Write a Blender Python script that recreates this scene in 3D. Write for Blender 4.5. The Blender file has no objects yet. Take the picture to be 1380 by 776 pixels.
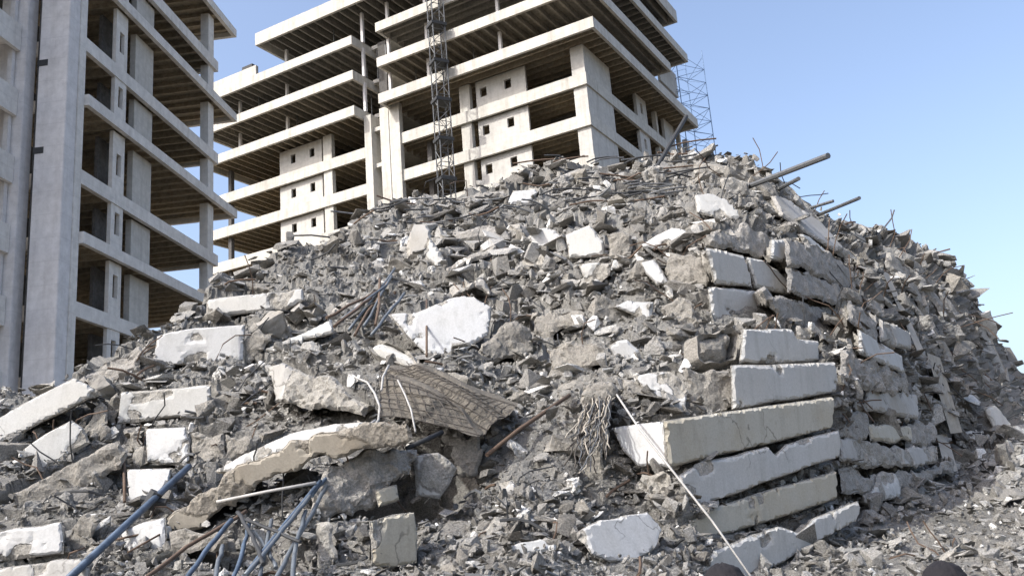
import bpy, bmesh, math, random
import numpy as np
from mathutils import Vector, Matrix
from mathutils.geometry import delaunay_2d_cdt
R = math.radians
random.seed(7); rng = np.random.default_rng(11)
sc = bpy.context.scene; COL = sc.collection

# ------------------------------------------------------------------ camera
F = 1230.0; PITCH = R(13.96); ROLL = R(-4.52); CAMH = 2.0
fwd = np.array([0, math.cos(PITCH), math.sin(PITCH)]); rt = np.array([1.0, 0, 0]); up0 = np.cross(rt, fwd)
r2 = rt*math.cos(ROLL)+up0*math.sin(ROLL); u2 = -rt*math.sin(ROLL)+up0*math.cos(ROLL)
cam = bpy.data.objects.new('camera', bpy.data.cameras.new('camera')); COL.objects.link(cam); sc.camera = cam
cam.matrix_world = Matrix(((r2[0], u2[0], -fwd[0], 0), (r2[1], u2[1], -fwd[1], 0), (r2[2], u2[2], -fwd[2], CAMH), (0, 0, 0, 1)))
cam.data.sensor_width = 36; cam.data.lens = 36*F/1380; cam.data.clip_start = 0.05; cam.data.clip_end = 6000

# ------------------------------------------------------------------ light
SUN_EL = R(44); SUN_AZ = math.atan2(-0.84, -0.54)          # compass-like: x = sin, y = cos
W = bpy.data.worlds.new('World'); sc.world = W; W.use_nodes = True
nt = W.node_tree; bg = nt.nodes['Background']
sky = nt.nodes.new('ShaderNodeTexSky'); sky.sky_type = 'NISHITA'; sky.sun_disc = False
sky.sun_elevation = SUN_EL; sky.sun_rotation = SUN_AZ
sky.air_density = 1.0; sky.dust_density = 4.0; sky.ozone_density = 1.6; sky.altitude = 0
hs = nt.nodes.new('ShaderNodeHueSaturation'); hs.inputs['Saturation'].default_value = .93; hs.inputs['Value'].default_value = 1.15   # a hazy, milky sky
nt.links.new(sky.outputs[0], hs.inputs['Color']); mm = nt.nodes.new('ShaderNodeMix'); mm.data_type = 'RGBA'; mm.blend_type = 'MULTIPLY'; mm.inputs[0].default_value = 1; mm.inputs[7].default_value = (1.01, 1.0, 1.02, 1)
nt.links.new(hs.outputs[0], mm.inputs[6]); nt.links.new(mm.outputs[2], bg.inputs[0]); bg.inputs[1].default_value = 0.15
sun = bpy.data.objects.new('sun', bpy.data.lights.new('sun', 'SUN')); COL.objects.link(sun)
sun.data.energy = 2.45; sun.data.angle = R(0.6); sun.data.color = (1, 0.99, 0.94)
sd = Vector((math.sin(SUN_AZ)*math.cos(SUN_EL), math.cos(SUN_AZ)*math.cos(SUN_EL), math.sin(SUN_EL)))
sun.rotation_euler = sd.to_track_quat('Z', 'Y').to_euler()
sc.view_settings.view_transform = 'Standard'; sc.view_settings.look = 'None'
sc.view_settings.exposure = 0.82; sc.view_settings.gamma = 1

# ------------------------------------------------------------------ numpy noise
def _h(ix, iy, iz, s):
    h = (ix.astype(np.int64)*374761393 + iy.astype(np.int64)*668265263 + iz.astype(np.int64)*2147483647 + s*1442695041) & 0xffffffff
    h = ((h ^ (h >> 13))*1274126177) & 0xffffffff
    h = ((h ^ (h >> 16))*2246822519) & 0xffffffff
    return ((h ^ (h >> 15)) & 0xffffff)/float(0xffffff)
def vnoise(p, s=0):
    p = np.asarray(p, float); i = np.floor(p); f = p-i; f = f*f*(3-2*f); i = i.astype(np.int64); r = 0
    for a in (0, 1):
        for b in (0, 1):
            for c in (0, 1):
                w = (f[:, 0] if a else 1-f[:, 0])*(f[:, 1] if b else 1-f[:, 1])*(f[:, 2] if c else 1-f[:, 2])
                r = r+w*_h(i[:, 0]+a, i[:, 1]+b, i[:, 2]+c, s)
    return r*2-1
def fbm(p, o=4, s=0):
    r = 0; a = 1.0; t = 0; p = np.asarray(p, float)
    for k in range(o):
        r = r+a*vnoise(p*(2.03**k)+k*17.3, s+k); t += a; a *= .5
    return r/t
def voro(p, s=0):
    i = np.floor(p).astype(np.int64); n = len(p); d1 = np.full(n, 9.0); d2 = np.full(n, 9.0); idv = np.zeros(n)
    for a in (-1, 0, 1):
        for b in (-1, 0, 1):
            for c in (-1, 0, 1):
                q = i+np.array([a, b, c]); o = np.stack([_h(q[:, 0], q[:, 1], q[:, 2], s+k) for k in range(3)], 1)
                d = np.linalg.norm(q+o-p, axis=1); h = _h(q[:, 0], q[:, 1], q[:, 2], s+9)
                m = d < d1; d2 = np.where(m, d1, np.minimum(d2, d)); idv = np.where(m, h, idv); d1 = np.where(m, d, d1)
    return d1, d2, idv

# ------------------------------------------------------------------ materials
def _n(nt, t, **k):
    n = nt.nodes.new(t)
    for a, b in k.items():
        if a == 'ins':
            for i, v in b.items(): n.inputs[i].default_value = v
        else: setattr(n, a, b)
    return n
def ramp(nt, fac, stops):
    r = nt.nodes.new('ShaderNodeValToRGB'); nt.links.new(fac, r.inputs[0]); e = r.color_ramp.elements
    while len(e) < len(stops): e.new(0.5)
    for i, (p, c) in enumerate(stops):
        e[i].position = p; e[i].color = (c[0], c[1], c[2], 1) if isinstance(c, (tuple, list)) else (c, c, c, 1)
    return r.outputs[0]
def mixc(nt, f, a, b, mode='MIX'):
    m = nt.nodes.new('ShaderNodeMix'); m.data_type = 'RGBA'; m.blend_type = mode
    for s, v in ((0, f), (6, a), (7, b)):
        if hasattr(v, 'links'): nt.links.new(v, m.inputs[s])
        else: m.inputs[s].default_value = v if s == 0 else ((*v, 1) if len(v) == 3 else v)
    return m.outputs[2]
def base_mat(name, rough=.9, spec=.25):
    m = bpy.data.materials.new(name); m.use_nodes = True; b = m.node_tree.nodes['Principled BSDF']
    b.inputs['Roughness'].default_value = rough; b.inputs['Specular IOR Level'].default_value = spec
    return m, m.node_tree, b
def coords(nt):
    return nt.nodes.new('ShaderNodeNewGeometry').outputs['Position']
def noise(nt, co, scale, detail=6, rough=.6, dist=0):
    n = _n(nt, 'ShaderNodeTexNoise', ins={'Scale': scale, 'Detail': detail, 'Roughness': rough, 'Distortion': dist})
    nt.links.new(co, n.inputs['Vector']); return n.outputs['Fac']
def mapping(nt, co, scale):
    m = _n(nt, 'ShaderNodeMapping'); m.inputs['Scale'].default_value = scale; nt.links.new(co, m.inputs[0]); return m.outputs[0]
def bump(nt, b, hs, strength=.6, dist=.02):
    prev = None
    for h, s, d in hs:
        n = nt.nodes.new('ShaderNodeBump'); n.inputs['Strength'].default_value = s; n.inputs['Distance'].default_value = d
        nt.links.new(h, n.inputs['Height'])
        if prev is not None: nt.links.new(prev, n.inputs['Normal'])
        prev = n.outputs[0]
    nt.links.new(prev, b.inputs['Normal'])

def rough_concrete(name, dark, light, tint='object', warm=(.36, .31, .24), lift=1.0):
    """broken grey concrete / mortar, dusty"""
    m, nt, b = base_mat(name, .95, .15); co = coords(nt)
    n1 = noise(nt, co, 1.1, 8, .65); n2 = noise(nt, co, 9, 8, .7); n3 = noise(nt, co, 45, 5, .7)
    c = mixc(nt, n1, dark, light)
    c = mixc(nt, ramp(nt, n2, [(.35, 0), (.7, .55)]), c, warm)
    sp = ramp(nt, n3, [(.38, .62), (.62, 1.25)])
    c = mixc(nt, 1.0, c, sp, 'MULTIPLY')
    if tint == 'object':
        f = nt.nodes.new('ShaderNodeObjectInfo').outputs['Random']
    else:
        a = nt.nodes.new('ShaderNodeAttribute'); a.attribute_name = 'tint'; f = a.outputs['Fac']
    t = ramp(nt, f, [(0, (.50, .48, .45)), (.45, (.85, .84, .82)), (.8, (1.15, 1.14, 1.12)), (.93, (1.75, 1.75, 1.72)), (1, (2.3, 2.3, 2.3))])
    c = mixc(nt, 1.0, c, t, 'MULTIPLY')
    nt.links.new(c, b.inputs['Base Color'])
    bump(nt, b, [(n2, .9, .06), (n3, .8, .02)])
    return m
def slab_concrete(name, pale, raw=(.33, .32, .30), stain=(.40, .36, .29), st=.5):
    """pale rendered face where attribute bare = 0, broken concrete where bare = 1"""
    m, nt, b = base_mat(name, .85, .25); co = coords(nt)
    a = nt.nodes.new('ShaderNodeAttribute'); a.attribute_name = 'bare'
    n1 = noise(nt, co, .9, 6, .6); n2 = noise(nt, co, 7, 8, .7); n3 = noise(nt, co, 38, 6, .75)
    run = noise(nt, mapping(nt, co, (5, 5, .7)), 1.3, 6, .6)
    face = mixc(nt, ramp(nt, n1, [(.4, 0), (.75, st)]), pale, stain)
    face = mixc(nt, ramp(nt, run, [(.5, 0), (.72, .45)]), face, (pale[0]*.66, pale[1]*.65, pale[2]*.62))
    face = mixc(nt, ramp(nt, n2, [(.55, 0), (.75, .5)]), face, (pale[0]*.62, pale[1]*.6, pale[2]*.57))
    face = mixc(nt, 1.0, face, ramp(nt, n3, [(.3, .84), (.7, 1.1)]), 'MULTIPLY')
    vd = nt.nodes.new('ShaderNodeTexVoronoi'); vd.feature = 'DISTANCE_TO_EDGE'; vd.inputs['Scale'].default_value = .55
    wv = nt.nodes.new('ShaderNodeVectorMath'); wv.operation = 'MULTIPLY_ADD'; nz = _n(nt, 'ShaderNodeTexNoise', ins={'Scale': 2.5, 'Detail': 6}); nt.links.new(co, nz.inputs['Vector'])
    nt.links.new(nz.outputs['Color'], wv.inputs[0]); wv.inputs[1].default_value = (.7, .7, .7); nt.links.new(co, wv.inputs[2]); nt.links.new(wv.outputs[0], vd.inputs['Vector'])
    ck = nt.nodes.new('ShaderNodeMath'); ck.operation = 'MULTIPLY'; nt.links.new(ramp(nt, vd.outputs['Distance'], [(0, .8), (.009, 0)]), ck.inputs[0])
    nt.links.new(ramp(nt, noise(nt, co, .8, 3, .5), [(.52, 0), (.6, 1)]), ck.inputs[1])
    face = mixc(nt, ck.outputs[0], face, (pale[0]*.3, pale[1]*.29, pale[2]*.27))
    rawc = mixc(nt, n2, (raw[0]*.55, raw[1]*.54, raw[2]*.52), (raw[0]*1.45, raw[1]*1.42, raw[2]*1.36))
    rawc = mixc(nt, 1.0, rawc, ramp(nt, n3, [(.35, .6), (.65, 1.3)]), 'MULTIPLY')
    # ragged border between the two
    ad = nt.nodes.new('ShaderNodeMath'); ad.operation = 'MULTIPLY_ADD'; nt.links.new(n2, ad.inputs[0]); ad.inputs[1].default_value = .5
    nt.links.new(a.outputs['Fac'], ad.inputs[2])
    f = ramp(nt, ad.outputs[0], [(.62, 0), (.72, 1)])
    nt.links.new(mixc(nt, f, face, rawc), b.inputs['Base Color'])
    ml = nt.nodes.new('ShaderNodeMath'); ml.operation = 'MULTIPLY'; nt.links.new(f, ml.inputs[0]); nt.links.new(n2, ml.inputs[1])
    bump(nt, b, [(ml.outputs[0], .9, .07), (n3, .35, .012)])
    return m
def wall_mat(name, col, dark=.7, streak=.5, scale=.25):
    m, nt, b = base_mat(name, .9, .2); co = coords(nt)
    n1 = noise(nt, co, scale, 6, .6); n2 = noise(nt, co, 2.2, 8, .7); n3 = noise(nt, mapping(nt, co, (2.2, 2.2, .18)), 1, 6, .65)
    c = mixc(nt, ramp(nt, n1, [(.35, 0), (.75, .6)]), col, tuple(v*dark for v in col))
    c = mixc(nt, ramp(nt, n3, [(.48, 0), (.75, streak)]), c, (col[0]*.5, col[1]*.47, col[2]*.43))
    c = mixc(nt, 1.0, c, ramp(nt, n2, [(.3, .82), (.7, 1.1)]), 'MULTIPLY')
    sx = nt.nodes.new('ShaderNodeSeparateXYZ'); nt.links.new(co, sx.inputs[0])
    md = nt.nodes.new('ShaderNodeMath'); md.operation = 'PINGPONG'; md.inputs[1].default_value = .61; nt.links.new(sx.outputs['Z'], md.inputs[0])
    c = mixc(nt, ramp(nt, md.outputs[0], [(0, .3), (.03, 0)]), c, tuple(v*.55 for v in col))
    nt.links.new(c, b.inputs['Base Color']); bump(nt, b, [(n2, .5, .03)])
    return m
def plain_mat(name, col, rough=.6, metal=0, var=.35, scale=6, spec=.4):
    m, nt, b = base_mat(name, rough, spec); b.inputs['Metallic'].default_value = metal; co = coords(nt)
    n1 = noise(nt, co, scale, 6, .7)
    nt.links.new(mixc(nt, ramp(nt, n1, [(.35, 0), (.7, 1)]), col, tuple(v*(1-var) for v in col)), b.inputs['Base Color'])
    bump(nt, b, [(n1, .3, .01)])
    return m
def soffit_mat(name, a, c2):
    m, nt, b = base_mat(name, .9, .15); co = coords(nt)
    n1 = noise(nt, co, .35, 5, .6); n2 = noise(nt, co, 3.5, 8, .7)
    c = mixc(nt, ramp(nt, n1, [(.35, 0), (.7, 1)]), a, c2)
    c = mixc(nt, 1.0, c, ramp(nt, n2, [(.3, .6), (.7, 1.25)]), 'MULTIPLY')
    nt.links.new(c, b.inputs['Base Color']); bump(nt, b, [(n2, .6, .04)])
    return m

M = dict(
    heap=rough_concrete('shaded_dusty_debris', (.12, .117, .11), (.32, .318, .31), tint='tint', warm=(.34, .33, .305)),  # dusty debris, base darkened so crevice shade sits in the colour
    stone=rough_concrete('crushed_concrete', (.24, .236, .228), (.42, .418, .41), tint='tint', warm=(.40, .385, .355)),
    chunk=rough_concrete('broken_concrete', (.22, .216, .207), (.40, .396, .388), warm=(.38, .365, .335)),
    pale=slab_concrete('pale_render', (.47, .47, .455), st=.3),
    white=slab_concrete('white_render', (.49, .495, .495), st=.3),
    tan=slab_concrete('tan_stained_render', (.44, .42, .36), stain=(.36, .30, .20), st=.75),
    grey=slab_concrete('grey_concrete', (.40, .39, .37), stain=(.3, .27, .22), st=.8),
    raw=slab_concrete('raw_broken_concrete', (.33, .325, .31), raw=(.31, .30, .285), st=.8),
    brown=slab_concrete('brown_broken_concrete', (.29, .277, .255), raw=(.25, .24, .222), st=.5),
    lb=wall_mat('grey_lilac_render', (.66, .645, .64), .85, .3),
    lbf=wall_mat('grey_slab_edge', (.70, .68, .645), .8, .35),
    rb=wall_mat('cream_concrete', (.57, .55, .50), .75, .6),
    rbw=wall_mat('cream_render', (.53, .515, .48), .82, .4),
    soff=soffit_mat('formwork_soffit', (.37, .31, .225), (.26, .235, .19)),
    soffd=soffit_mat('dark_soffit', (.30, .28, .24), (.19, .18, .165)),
    core=soffit_mat('shaded_interior', (.14, .135, .13), (.09, .085, .08)),  # inner walls and posts, interior shade put into the dark colour
    steel=plain_mat('weathered_steel', (.16, .165, .17), .55, .4),
    blue=plain_mat('blue_grey_scaffold_tube', (.10, .14, .20), .6, .2, .55),
    tube=plain_mat('galvanised_tube', (.16, .18, .20), .55, .3, .4),
    dark=plain_mat('dark_bar', (.05, .052, .055), .7, .2),
    wire=plain_mat('pale_wire', (.42, .41, .39), .7, 0),
    rust=plain_mat('rusty_bar', (.13, .09, .065), .85, .1),
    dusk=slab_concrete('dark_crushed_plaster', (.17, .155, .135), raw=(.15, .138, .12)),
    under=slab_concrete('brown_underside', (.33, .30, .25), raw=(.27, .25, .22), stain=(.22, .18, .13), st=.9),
    mesh=plain_mat('rusty_mesh', (.08, .07, .06), .9, 0, .4),
    lattice=plain_mat('blue_lattice', (.22, .33, .52), .6, 0),
    wood=plain_mat('pale_timber', (.42, .38, .32), .85, 0),
    tarp=plain_mat('blue_grey_sheet', (.25, .29, .35), .7, 0),
    hair=plain_mat('black_hair', (.012, .011, .014), .9, 0, .3, 60), skin=plain_mat('brown_skin', (.16, .085, .05), .55, 0, .15),
    shirt=plain_mat('dark_shirt', (.03, .035, .06), .9, 0), trousers=plain_mat('dark_trousers', (.03, .03, .035), .9, 0), shoe=plain_mat('black_shoe', (.02, .02, .02), .5),
    )

# ------------------------------------------------------------------ object helpers
def tag(o, label=None, cat=None, group=None, kind=None):
    if label: o['label'] = label
    if cat: o['category'] = cat
    if group: o['group'] = group
    if kind: o['kind'] = kind
    return o
def link(name, me, mat=None, parent=None, loc=None):
    o = bpy.data.objects.new(name, me); COL.objects.link(o)
    if mat is not None and me is not None and not me.materials: me.materials.append(mat)
    if parent: o.parent = parent
    if loc is not None: o.location = loc
    return o
def empty(name, loc=(0, 0, 0), rz=0):
    o = bpy.data.objects.new(name, None); COL.objects.link(o); o.location = loc; o.rotation_euler = (0, 0, rz); return o
def npmesh(name, V, Fc, smooth=False, attr=None):
    """V (n,3), Fc list or (m,k) array"""
    me = bpy.data.meshes.new(name)
    if isinstance(Fc, np.ndarray):
        k = Fc.shape[1]; m = len(Fc)
        me.vertices.add(len(V)); me.vertices.foreach_set('co', np.asarray(V, np.float32).ravel())
        me.loops.add(m*k); me.loops.foreach_set('vertex_index', Fc.astype(np.int32).ravel())
        me.polygons.add(m); me.polygons.foreach_set('loop_start', np.arange(0, m*k, k, dtype=np.int32))
        me.polygons.foreach_set('use_smooth', np.full(m, smooth))
        me.update(calc_edges=True)
    else:
        me.from_pydata([tuple(v) for v in V], [], Fc)
        if smooth: me.polygons.foreach_set('use_smooth', [True]*len(me.polygons))
        me.update()
    if attr:
        for k2, v in attr.items():
            a = me.attributes.new(k2, 'FLOAT', 'POINT'); a.data.foreach_set('value', np.asarray(v, np.float32))
    return me
class MB:
    """collects boxes and tubes for ONE mesh"""
    def __init__(s): s.v = []; s.f = []; s.m = []
    def box(s, x0, x1, y0, y1, z0, z1, mi=0):
        b = len(s.v)
        s.v += [(x0, y0, z0), (x1, y0, z0), (x1, y1, z0), (x0, y1, z0), (x0, y0, z1), (x1, y0, z1), (x1, y1, z1), (x0, y1, z1)]
        s.f += [tuple(b+i for i in q) for q in ((0, 3, 2, 1), (4, 5, 6, 7), (0, 1, 5, 4), (1, 2, 6, 5), (2, 3, 7, 6), (3, 0, 4, 7))]
        s.m += [mi]*6; return s
    def tube(s, pts, r, n=6, mi=0):
        pts = [Vector(p) for p in pts]; b = len(s.v); rr = r if isinstance(r, (list, tuple)) else [r]*len(pts)
        for i, p in enumerate(pts):
            d = (pts[min(i+1, len(pts)-1)]-pts[max(i-1, 0)]).normalized()
            a = d.cross(Vector((0, 0, 1)) if abs(d.z) < .9 else Vector((1, 0, 0))).normalized(); c = d.cross(a)
            for k in range(n):
                t = 2*math.pi*k/n; s.v.append(tuple(p+(a*math.cos(t)+c*math.sin(t))*rr[i]))
        for i in range(len(pts)-1):
            for k in range(n):
                s.f.append((b+i*n+k, b+i*n+(k+1) % n, b+(i+1)*n+(k+1) % n, b+(i+1)*n+k)); s.m.append(mi)
        s.f.append(tuple(b+k for k in range(n))[::-1]); s.f.append(tuple(b+(len(pts)-1)*n+k for k in range(n))); s.m += [mi, mi]
        return s
    def build(s, name, mats, parent=None, loc=None, bevel=0):
        me = bpy.data.meshes.new(name); me.from_pydata(s.v, [], s.f); me.update()
        mats = mats if isinstance(mats, (list, tuple)) else [mats]
        for m in mats: me.materials.append(m)
        me.polygons.foreach_set('material_index', s.m)
        if bevel:
            bm = bmesh.new(); bm.from_mesh(me); bmesh.ops.bevel(bm, geom=list(bm.edges), offset=bevel, segments=2, affect='EDGES'); bm.to_mesh(me); bm.free()
        return link(name, me, None, parent, loc)

# ------------------------------------------------------------------ surveying: a pixel's sight line cut at a distance
O3 = np.array([0, 0, CAMH])
def ray(x, y):
    x = np.asarray(x, float)[..., None]; y = np.asarray(y, float)[..., None]
    return fwd*F+r2*(x-690)-u2*(y-388)
def at(x, y, Y):
    d = ray(x, y); Y = np.asarray(Y, float); return O3+d*(Y/d[..., 1])[..., None]

CP = np.array([
(-160, 930, 8.5), (100, 930, 8.2), (400, 930, 7.8), (700, 930, 7.6), (1000, 930, 8.2), (1300, 930, 8.2), (1540, 930, 8.5),
(-60, 790, 10.5), (100, 790, 10.2), (300, 790, 9.6), (500, 790, 9.2), (700, 790, 9), (900, 790, 10), (980, 790, 11.6), (1100, 790, 11.5), (1250, 790, 11.3), (1400, 790, 11.2), (1540, 790, 11),
(-160, 700, 12.3), (-60, 700, 12.5), (80, 650, 13.5), (200, 600, 14.5), (300, 640, 12.9), (450, 640, 12), (560, 700, 11.6), (620, 600, 13.4), (700, 650, 11.8), (800, 620, 12.8), (860, 640, 12.9), (870, 720, 11.6),
(-160, 560, 16), (0, 600, 14.8), (30, 530, 17), (110, 500, 17.5), (200, 460, 18.5), (270, 410, 21), (350, 380, 22.5), (440, 330, 25), (500, 295, 27), (560, 268, 28), (640, 255, 29), (700, 242, 30),
(770, 225, 30.5), (850, 232, 29), (930, 207, 28), (1000, 212, 27), (1060, 247, 27), (1105, 290, 27.5), (1150, 300, 31), (1210, 322, 35), (1270, 352, 38), (1310, 395, 40), (1340, 450, 43), (1380, 505, 46), (1540, 560, 52),
(300, 480, 17.5), (400, 420, 19.5), (400, 500, 16.5), (500, 460, 17), (500, 380, 21), (600, 440, 16.8), (600, 350, 22), (700, 330, 22.5), (700, 420, 18.5), (700, 500, 15.5), (800, 330, 20.5), (800, 430, 17), (800, 520, 14),
(900, 320, 19.5), (900, 420, 16.8), (930, 480, 15), (860, 560, 13), (600, 520, 14.5), (400, 600, 13.4), (450, 560, 13.9), (1000, 280, 21.5), (1080, 330, 21), (1100, 400, 19.5), (900, 250, 25), (1180, 380, 22.5), (1250, 420, 27), (1300, 450, 31),
(960, 350, 17.6), (1060, 380, 18.8), (900, 600, 12.5), (930, 680, 12), (1010, 560, 14), (1030, 650, 13.6), (1125, 500, 16), (1125, 570, 15.7), (1125, 640, 15.5), (970, 760, 11.8), (1150, 695, 15.5),
(1160, 600, 17), (1200, 600, 19.5), (1240, 620, 22), (1285, 610, 25), (1150, 440, 18.5), (1220, 460, 22), (1280, 480, 26), (1340, 520, 31), (1380, 545, 36), (1440, 565, 42),
(1200, 700, 15.6), (1290, 645, 22), (1380, 640, 20), (1380, 580, 28), (1380, 700, 15), (1540, 640, 20), (1300, 700, 15.2), (1250, 660, 19)], float)
_S = 400.0
def _tps(r): return np.where(r > 0, r*r*np.log(r+1e-9), 0)
_P = CP[:, :2]/_S; _K = _tps(np.linalg.norm(_P[:, None]-_P[None], axis=2))+np.eye(len(CP))*2e-3
_A = np.zeros((len(CP)+3,)*2); _A[:-3, :-3] = _K; _A[:-3, -3] = 1; _A[:-3, -2:] = _P; _A[-3:, :-3] = _A[:-3, -3:].T
_w = np.linalg.solve(_A, np.concatenate([np.log(CP[:, 2]), [0, 0, 0]]))
def D(x, y):
    x = np.atleast_1d(np.asarray(x, float)).ravel(); y = np.atleast_1d(np.asarray(y, float)).ravel(); q = np.stack([x, y], 1)/_S; out = np.empty(len(q))
    for i in range(0, len(q), 20000):
        r = np.linalg.norm(q[i:i+20000, None]-_P[None], axis=2)
        out[i:i+20000] = _tps(r)@_w[:-3]+_w[-3]+q[i:i+20000]@_w[-2:]
    return np.exp(out)
def inpoly(x, y, poly):
    c = np.zeros(len(x), bool); n = len(poly)
    for i in range(n):
        x1, y1 = poly[i]; x2, y2 = poly[(i+1) % n]
        if y1 == y2: continue
        m = ((y1 > y) != (y2 > y)) & (x < (x2-x1)*(y-y1)/(y2-y1)+x1); c ^= m
    return c

# ================================================================== SETTING
gm = MB(); gm.v = [(-900, -300, 0), (900, -300, 0), (900, 1500, 0), (-900, 1500, 0)]; gm.f = [(0, 1, 2, 3)]; gm.m = [0]
tag(gm.build('ground', rough_concrete('dusty_ground', (.16, .145, .12), (.30, .275, .23), tint='tint')), kind='structure')

# ------------------------------------------------------------------ buildings
def slab(root, x0, x1, y0, y1, ztop, fh, mats, ribs='y', rs=1.1, th=.22, name='floor_slab'):
    """edge beams all round (height fh), thinner deck inside, joists below; mats = (edge, soffit)"""
    m = MB(); t = .28; zb = ztop-fh
    m.box(x0, x1, y0, y0+t, zb, ztop); m.box(x0, x1, y1-t, y1, zb, ztop)
    m.box(x0, x0+t, y0+t, y1-t, zb, ztop); m.box(x1-t, x1, y0+t, y1-t, zb, ztop)
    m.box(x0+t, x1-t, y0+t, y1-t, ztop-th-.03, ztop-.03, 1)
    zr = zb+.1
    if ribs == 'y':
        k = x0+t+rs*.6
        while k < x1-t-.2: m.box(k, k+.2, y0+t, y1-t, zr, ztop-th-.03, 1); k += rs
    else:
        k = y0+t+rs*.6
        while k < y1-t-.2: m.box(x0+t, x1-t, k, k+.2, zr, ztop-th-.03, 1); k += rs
    return m.build(name, mats, root)
def panel(root, axis, a0, a1, c, th, z0, z1, holes, mat, name='wall_panel'):
    """wall along axis with rectangular holes (a0,a1,z0,z1)"""
    m = MB(); xs = sorted({a0, a1, *[h[0] for h in holes], *[h[1] for h in holes]}); zs = sorted({z0, z1, *[h[2] for h in holes], *[h[3] for h in holes]})
    for i in range(len(xs)-1):
        for j in range(len(zs)-1):
            cx = (xs[i]+xs[i+1])/2; cz = (zs[j]+zs[j+1])/2
            if any(h[0] < cx < h[1] and h[2] < cz < h[3] for h in holes): continue
            if axis == 'x': m.box(xs[i], xs[i+1], c, c+th, zs[j], zs[j+1])
            else: m.box(c, c+th, xs[i], xs[i+1], zs[j], zs[j+1])
    o = m.build(name, mat, root)
    bm = bmesh.new(); bm.from_mesh(o.data); bmesh.ops.remove_doubles(bm, verts=bm.verts, dist=1e-4)
    seen = {}; kill = []
    for f in bm.faces:
        k = tuple(round(v, 3) for v in f.calc_center_median())
        if k in seen: kill += [f, seen[k]]
        seen[k] = f
    bmesh.ops.delete(bm, geom=list(set(kill)), context='FACES_ONLY'); bm.to_mesh(o.data); bm.free()
    return o
def post(root, x, y, sx, sy, z0, z1, mat, name='column'):
    return MB().box(x-sx/2, x+sx/2, y-sy/2, y+sy/2, z0, z1).build(name, mat, root)

# LEFT BUILDING. local x = along its long face (away from camera), local y = into the building (to the left)
LB = empty('unfinished_building', (-22.1, 43, 0), R(90-5.24))
tag(LB, 'unfinished grey building rising past the top of the photo, with two tall grey pillars', 'building', 'unfinished tower blocks behind the collapse')
lvl = [3.2, 6.85, 10.5, 14.15, 17.75, 21.25, 25.4, 28.9, 33.1, 36.2, 40.2, 44]
for i, z in enumerate(lvl):
    k = i-3; over = k in (-3, -1, 1, 3, 5, 7)
    ov = .38 if over else 0.0; L_ = 20.9 if over else 18.4
    FH = lvl[min(i+1, 11)]-z if i < 11 else 3.65
    if k == 8: continue
    if over:
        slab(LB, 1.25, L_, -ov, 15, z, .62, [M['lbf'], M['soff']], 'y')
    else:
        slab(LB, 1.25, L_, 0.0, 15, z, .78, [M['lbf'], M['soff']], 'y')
    if k < 7:
        zt = z+FH-(.78 if over else .62)-.002
        panel(LB, 'x', 4.5, 5.75, .06, .22, z, zt, [(4.9, 5.4, z+1.0, z+2.3)], M['lbf'])
        MB().box(4.6, 5.7, 1.0, 1.2, z, zt-.2).build('core_wall', M['core'], LB)  # added close behind the window, its dark colour stands in for shade inside
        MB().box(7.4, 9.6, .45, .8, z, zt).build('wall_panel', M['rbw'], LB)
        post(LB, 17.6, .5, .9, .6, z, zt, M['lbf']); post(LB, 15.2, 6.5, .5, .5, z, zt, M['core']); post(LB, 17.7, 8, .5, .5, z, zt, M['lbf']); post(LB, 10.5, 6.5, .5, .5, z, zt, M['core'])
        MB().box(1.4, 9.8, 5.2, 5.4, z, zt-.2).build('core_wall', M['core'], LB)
        if k in (4, 5, 6): MB().box(9.8, 16.5, 5.2, 5.4, z, zt-.2).build('core_wall', M['core'], LB)
# tall shear walls at the near end
MB().box(-.25, .7, -.05, 1.55, 0, 46).build('pillar', M['lb'], LB, bevel=.03)
MB().box(.7, 1.25, -.12, .5, 0, 46).build('pillar', M['lbf'], LB)
MB().box(.3, .7, 1.58, 2.0, 0, 46).build('shaded_recess', M['core'], LB)  # gap between the pillars, its narrow shadow put into the dark colour
MB().box(-.6, .25, 2.05, 3.55, 0, 46).build('pillar', M['lb'], LB, bevel=.03)
for z in (21.6, 26.5): MB().box(-.27, -.2, 1.05, 1.62, z, z+.35).build('bracket', M['dark'], LB)
# near wing, set back, seen at the very left edge
for k in range(-3, 8):
    FH = 3.65; z = 13.2+FH*k
    MB().box(-7, -.62, 2.6, 9, z, z+.28).build('floor_slab', M['lbf'], LB)
    MB().box(-7, -.62, 2.35, 2.58, z-.5, z+.95).build('parapet', M['lbf'], LB)
    MB().box(-.9, -.64, 2.6, 2.85, z+.95, z+FH-.5).build('frame', M['lb'], LB)
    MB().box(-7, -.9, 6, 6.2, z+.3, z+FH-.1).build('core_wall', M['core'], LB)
MB().box(1.4, 18, 11, 11.2, 0, 13).build('core_wall', M['core'], LB)

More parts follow.
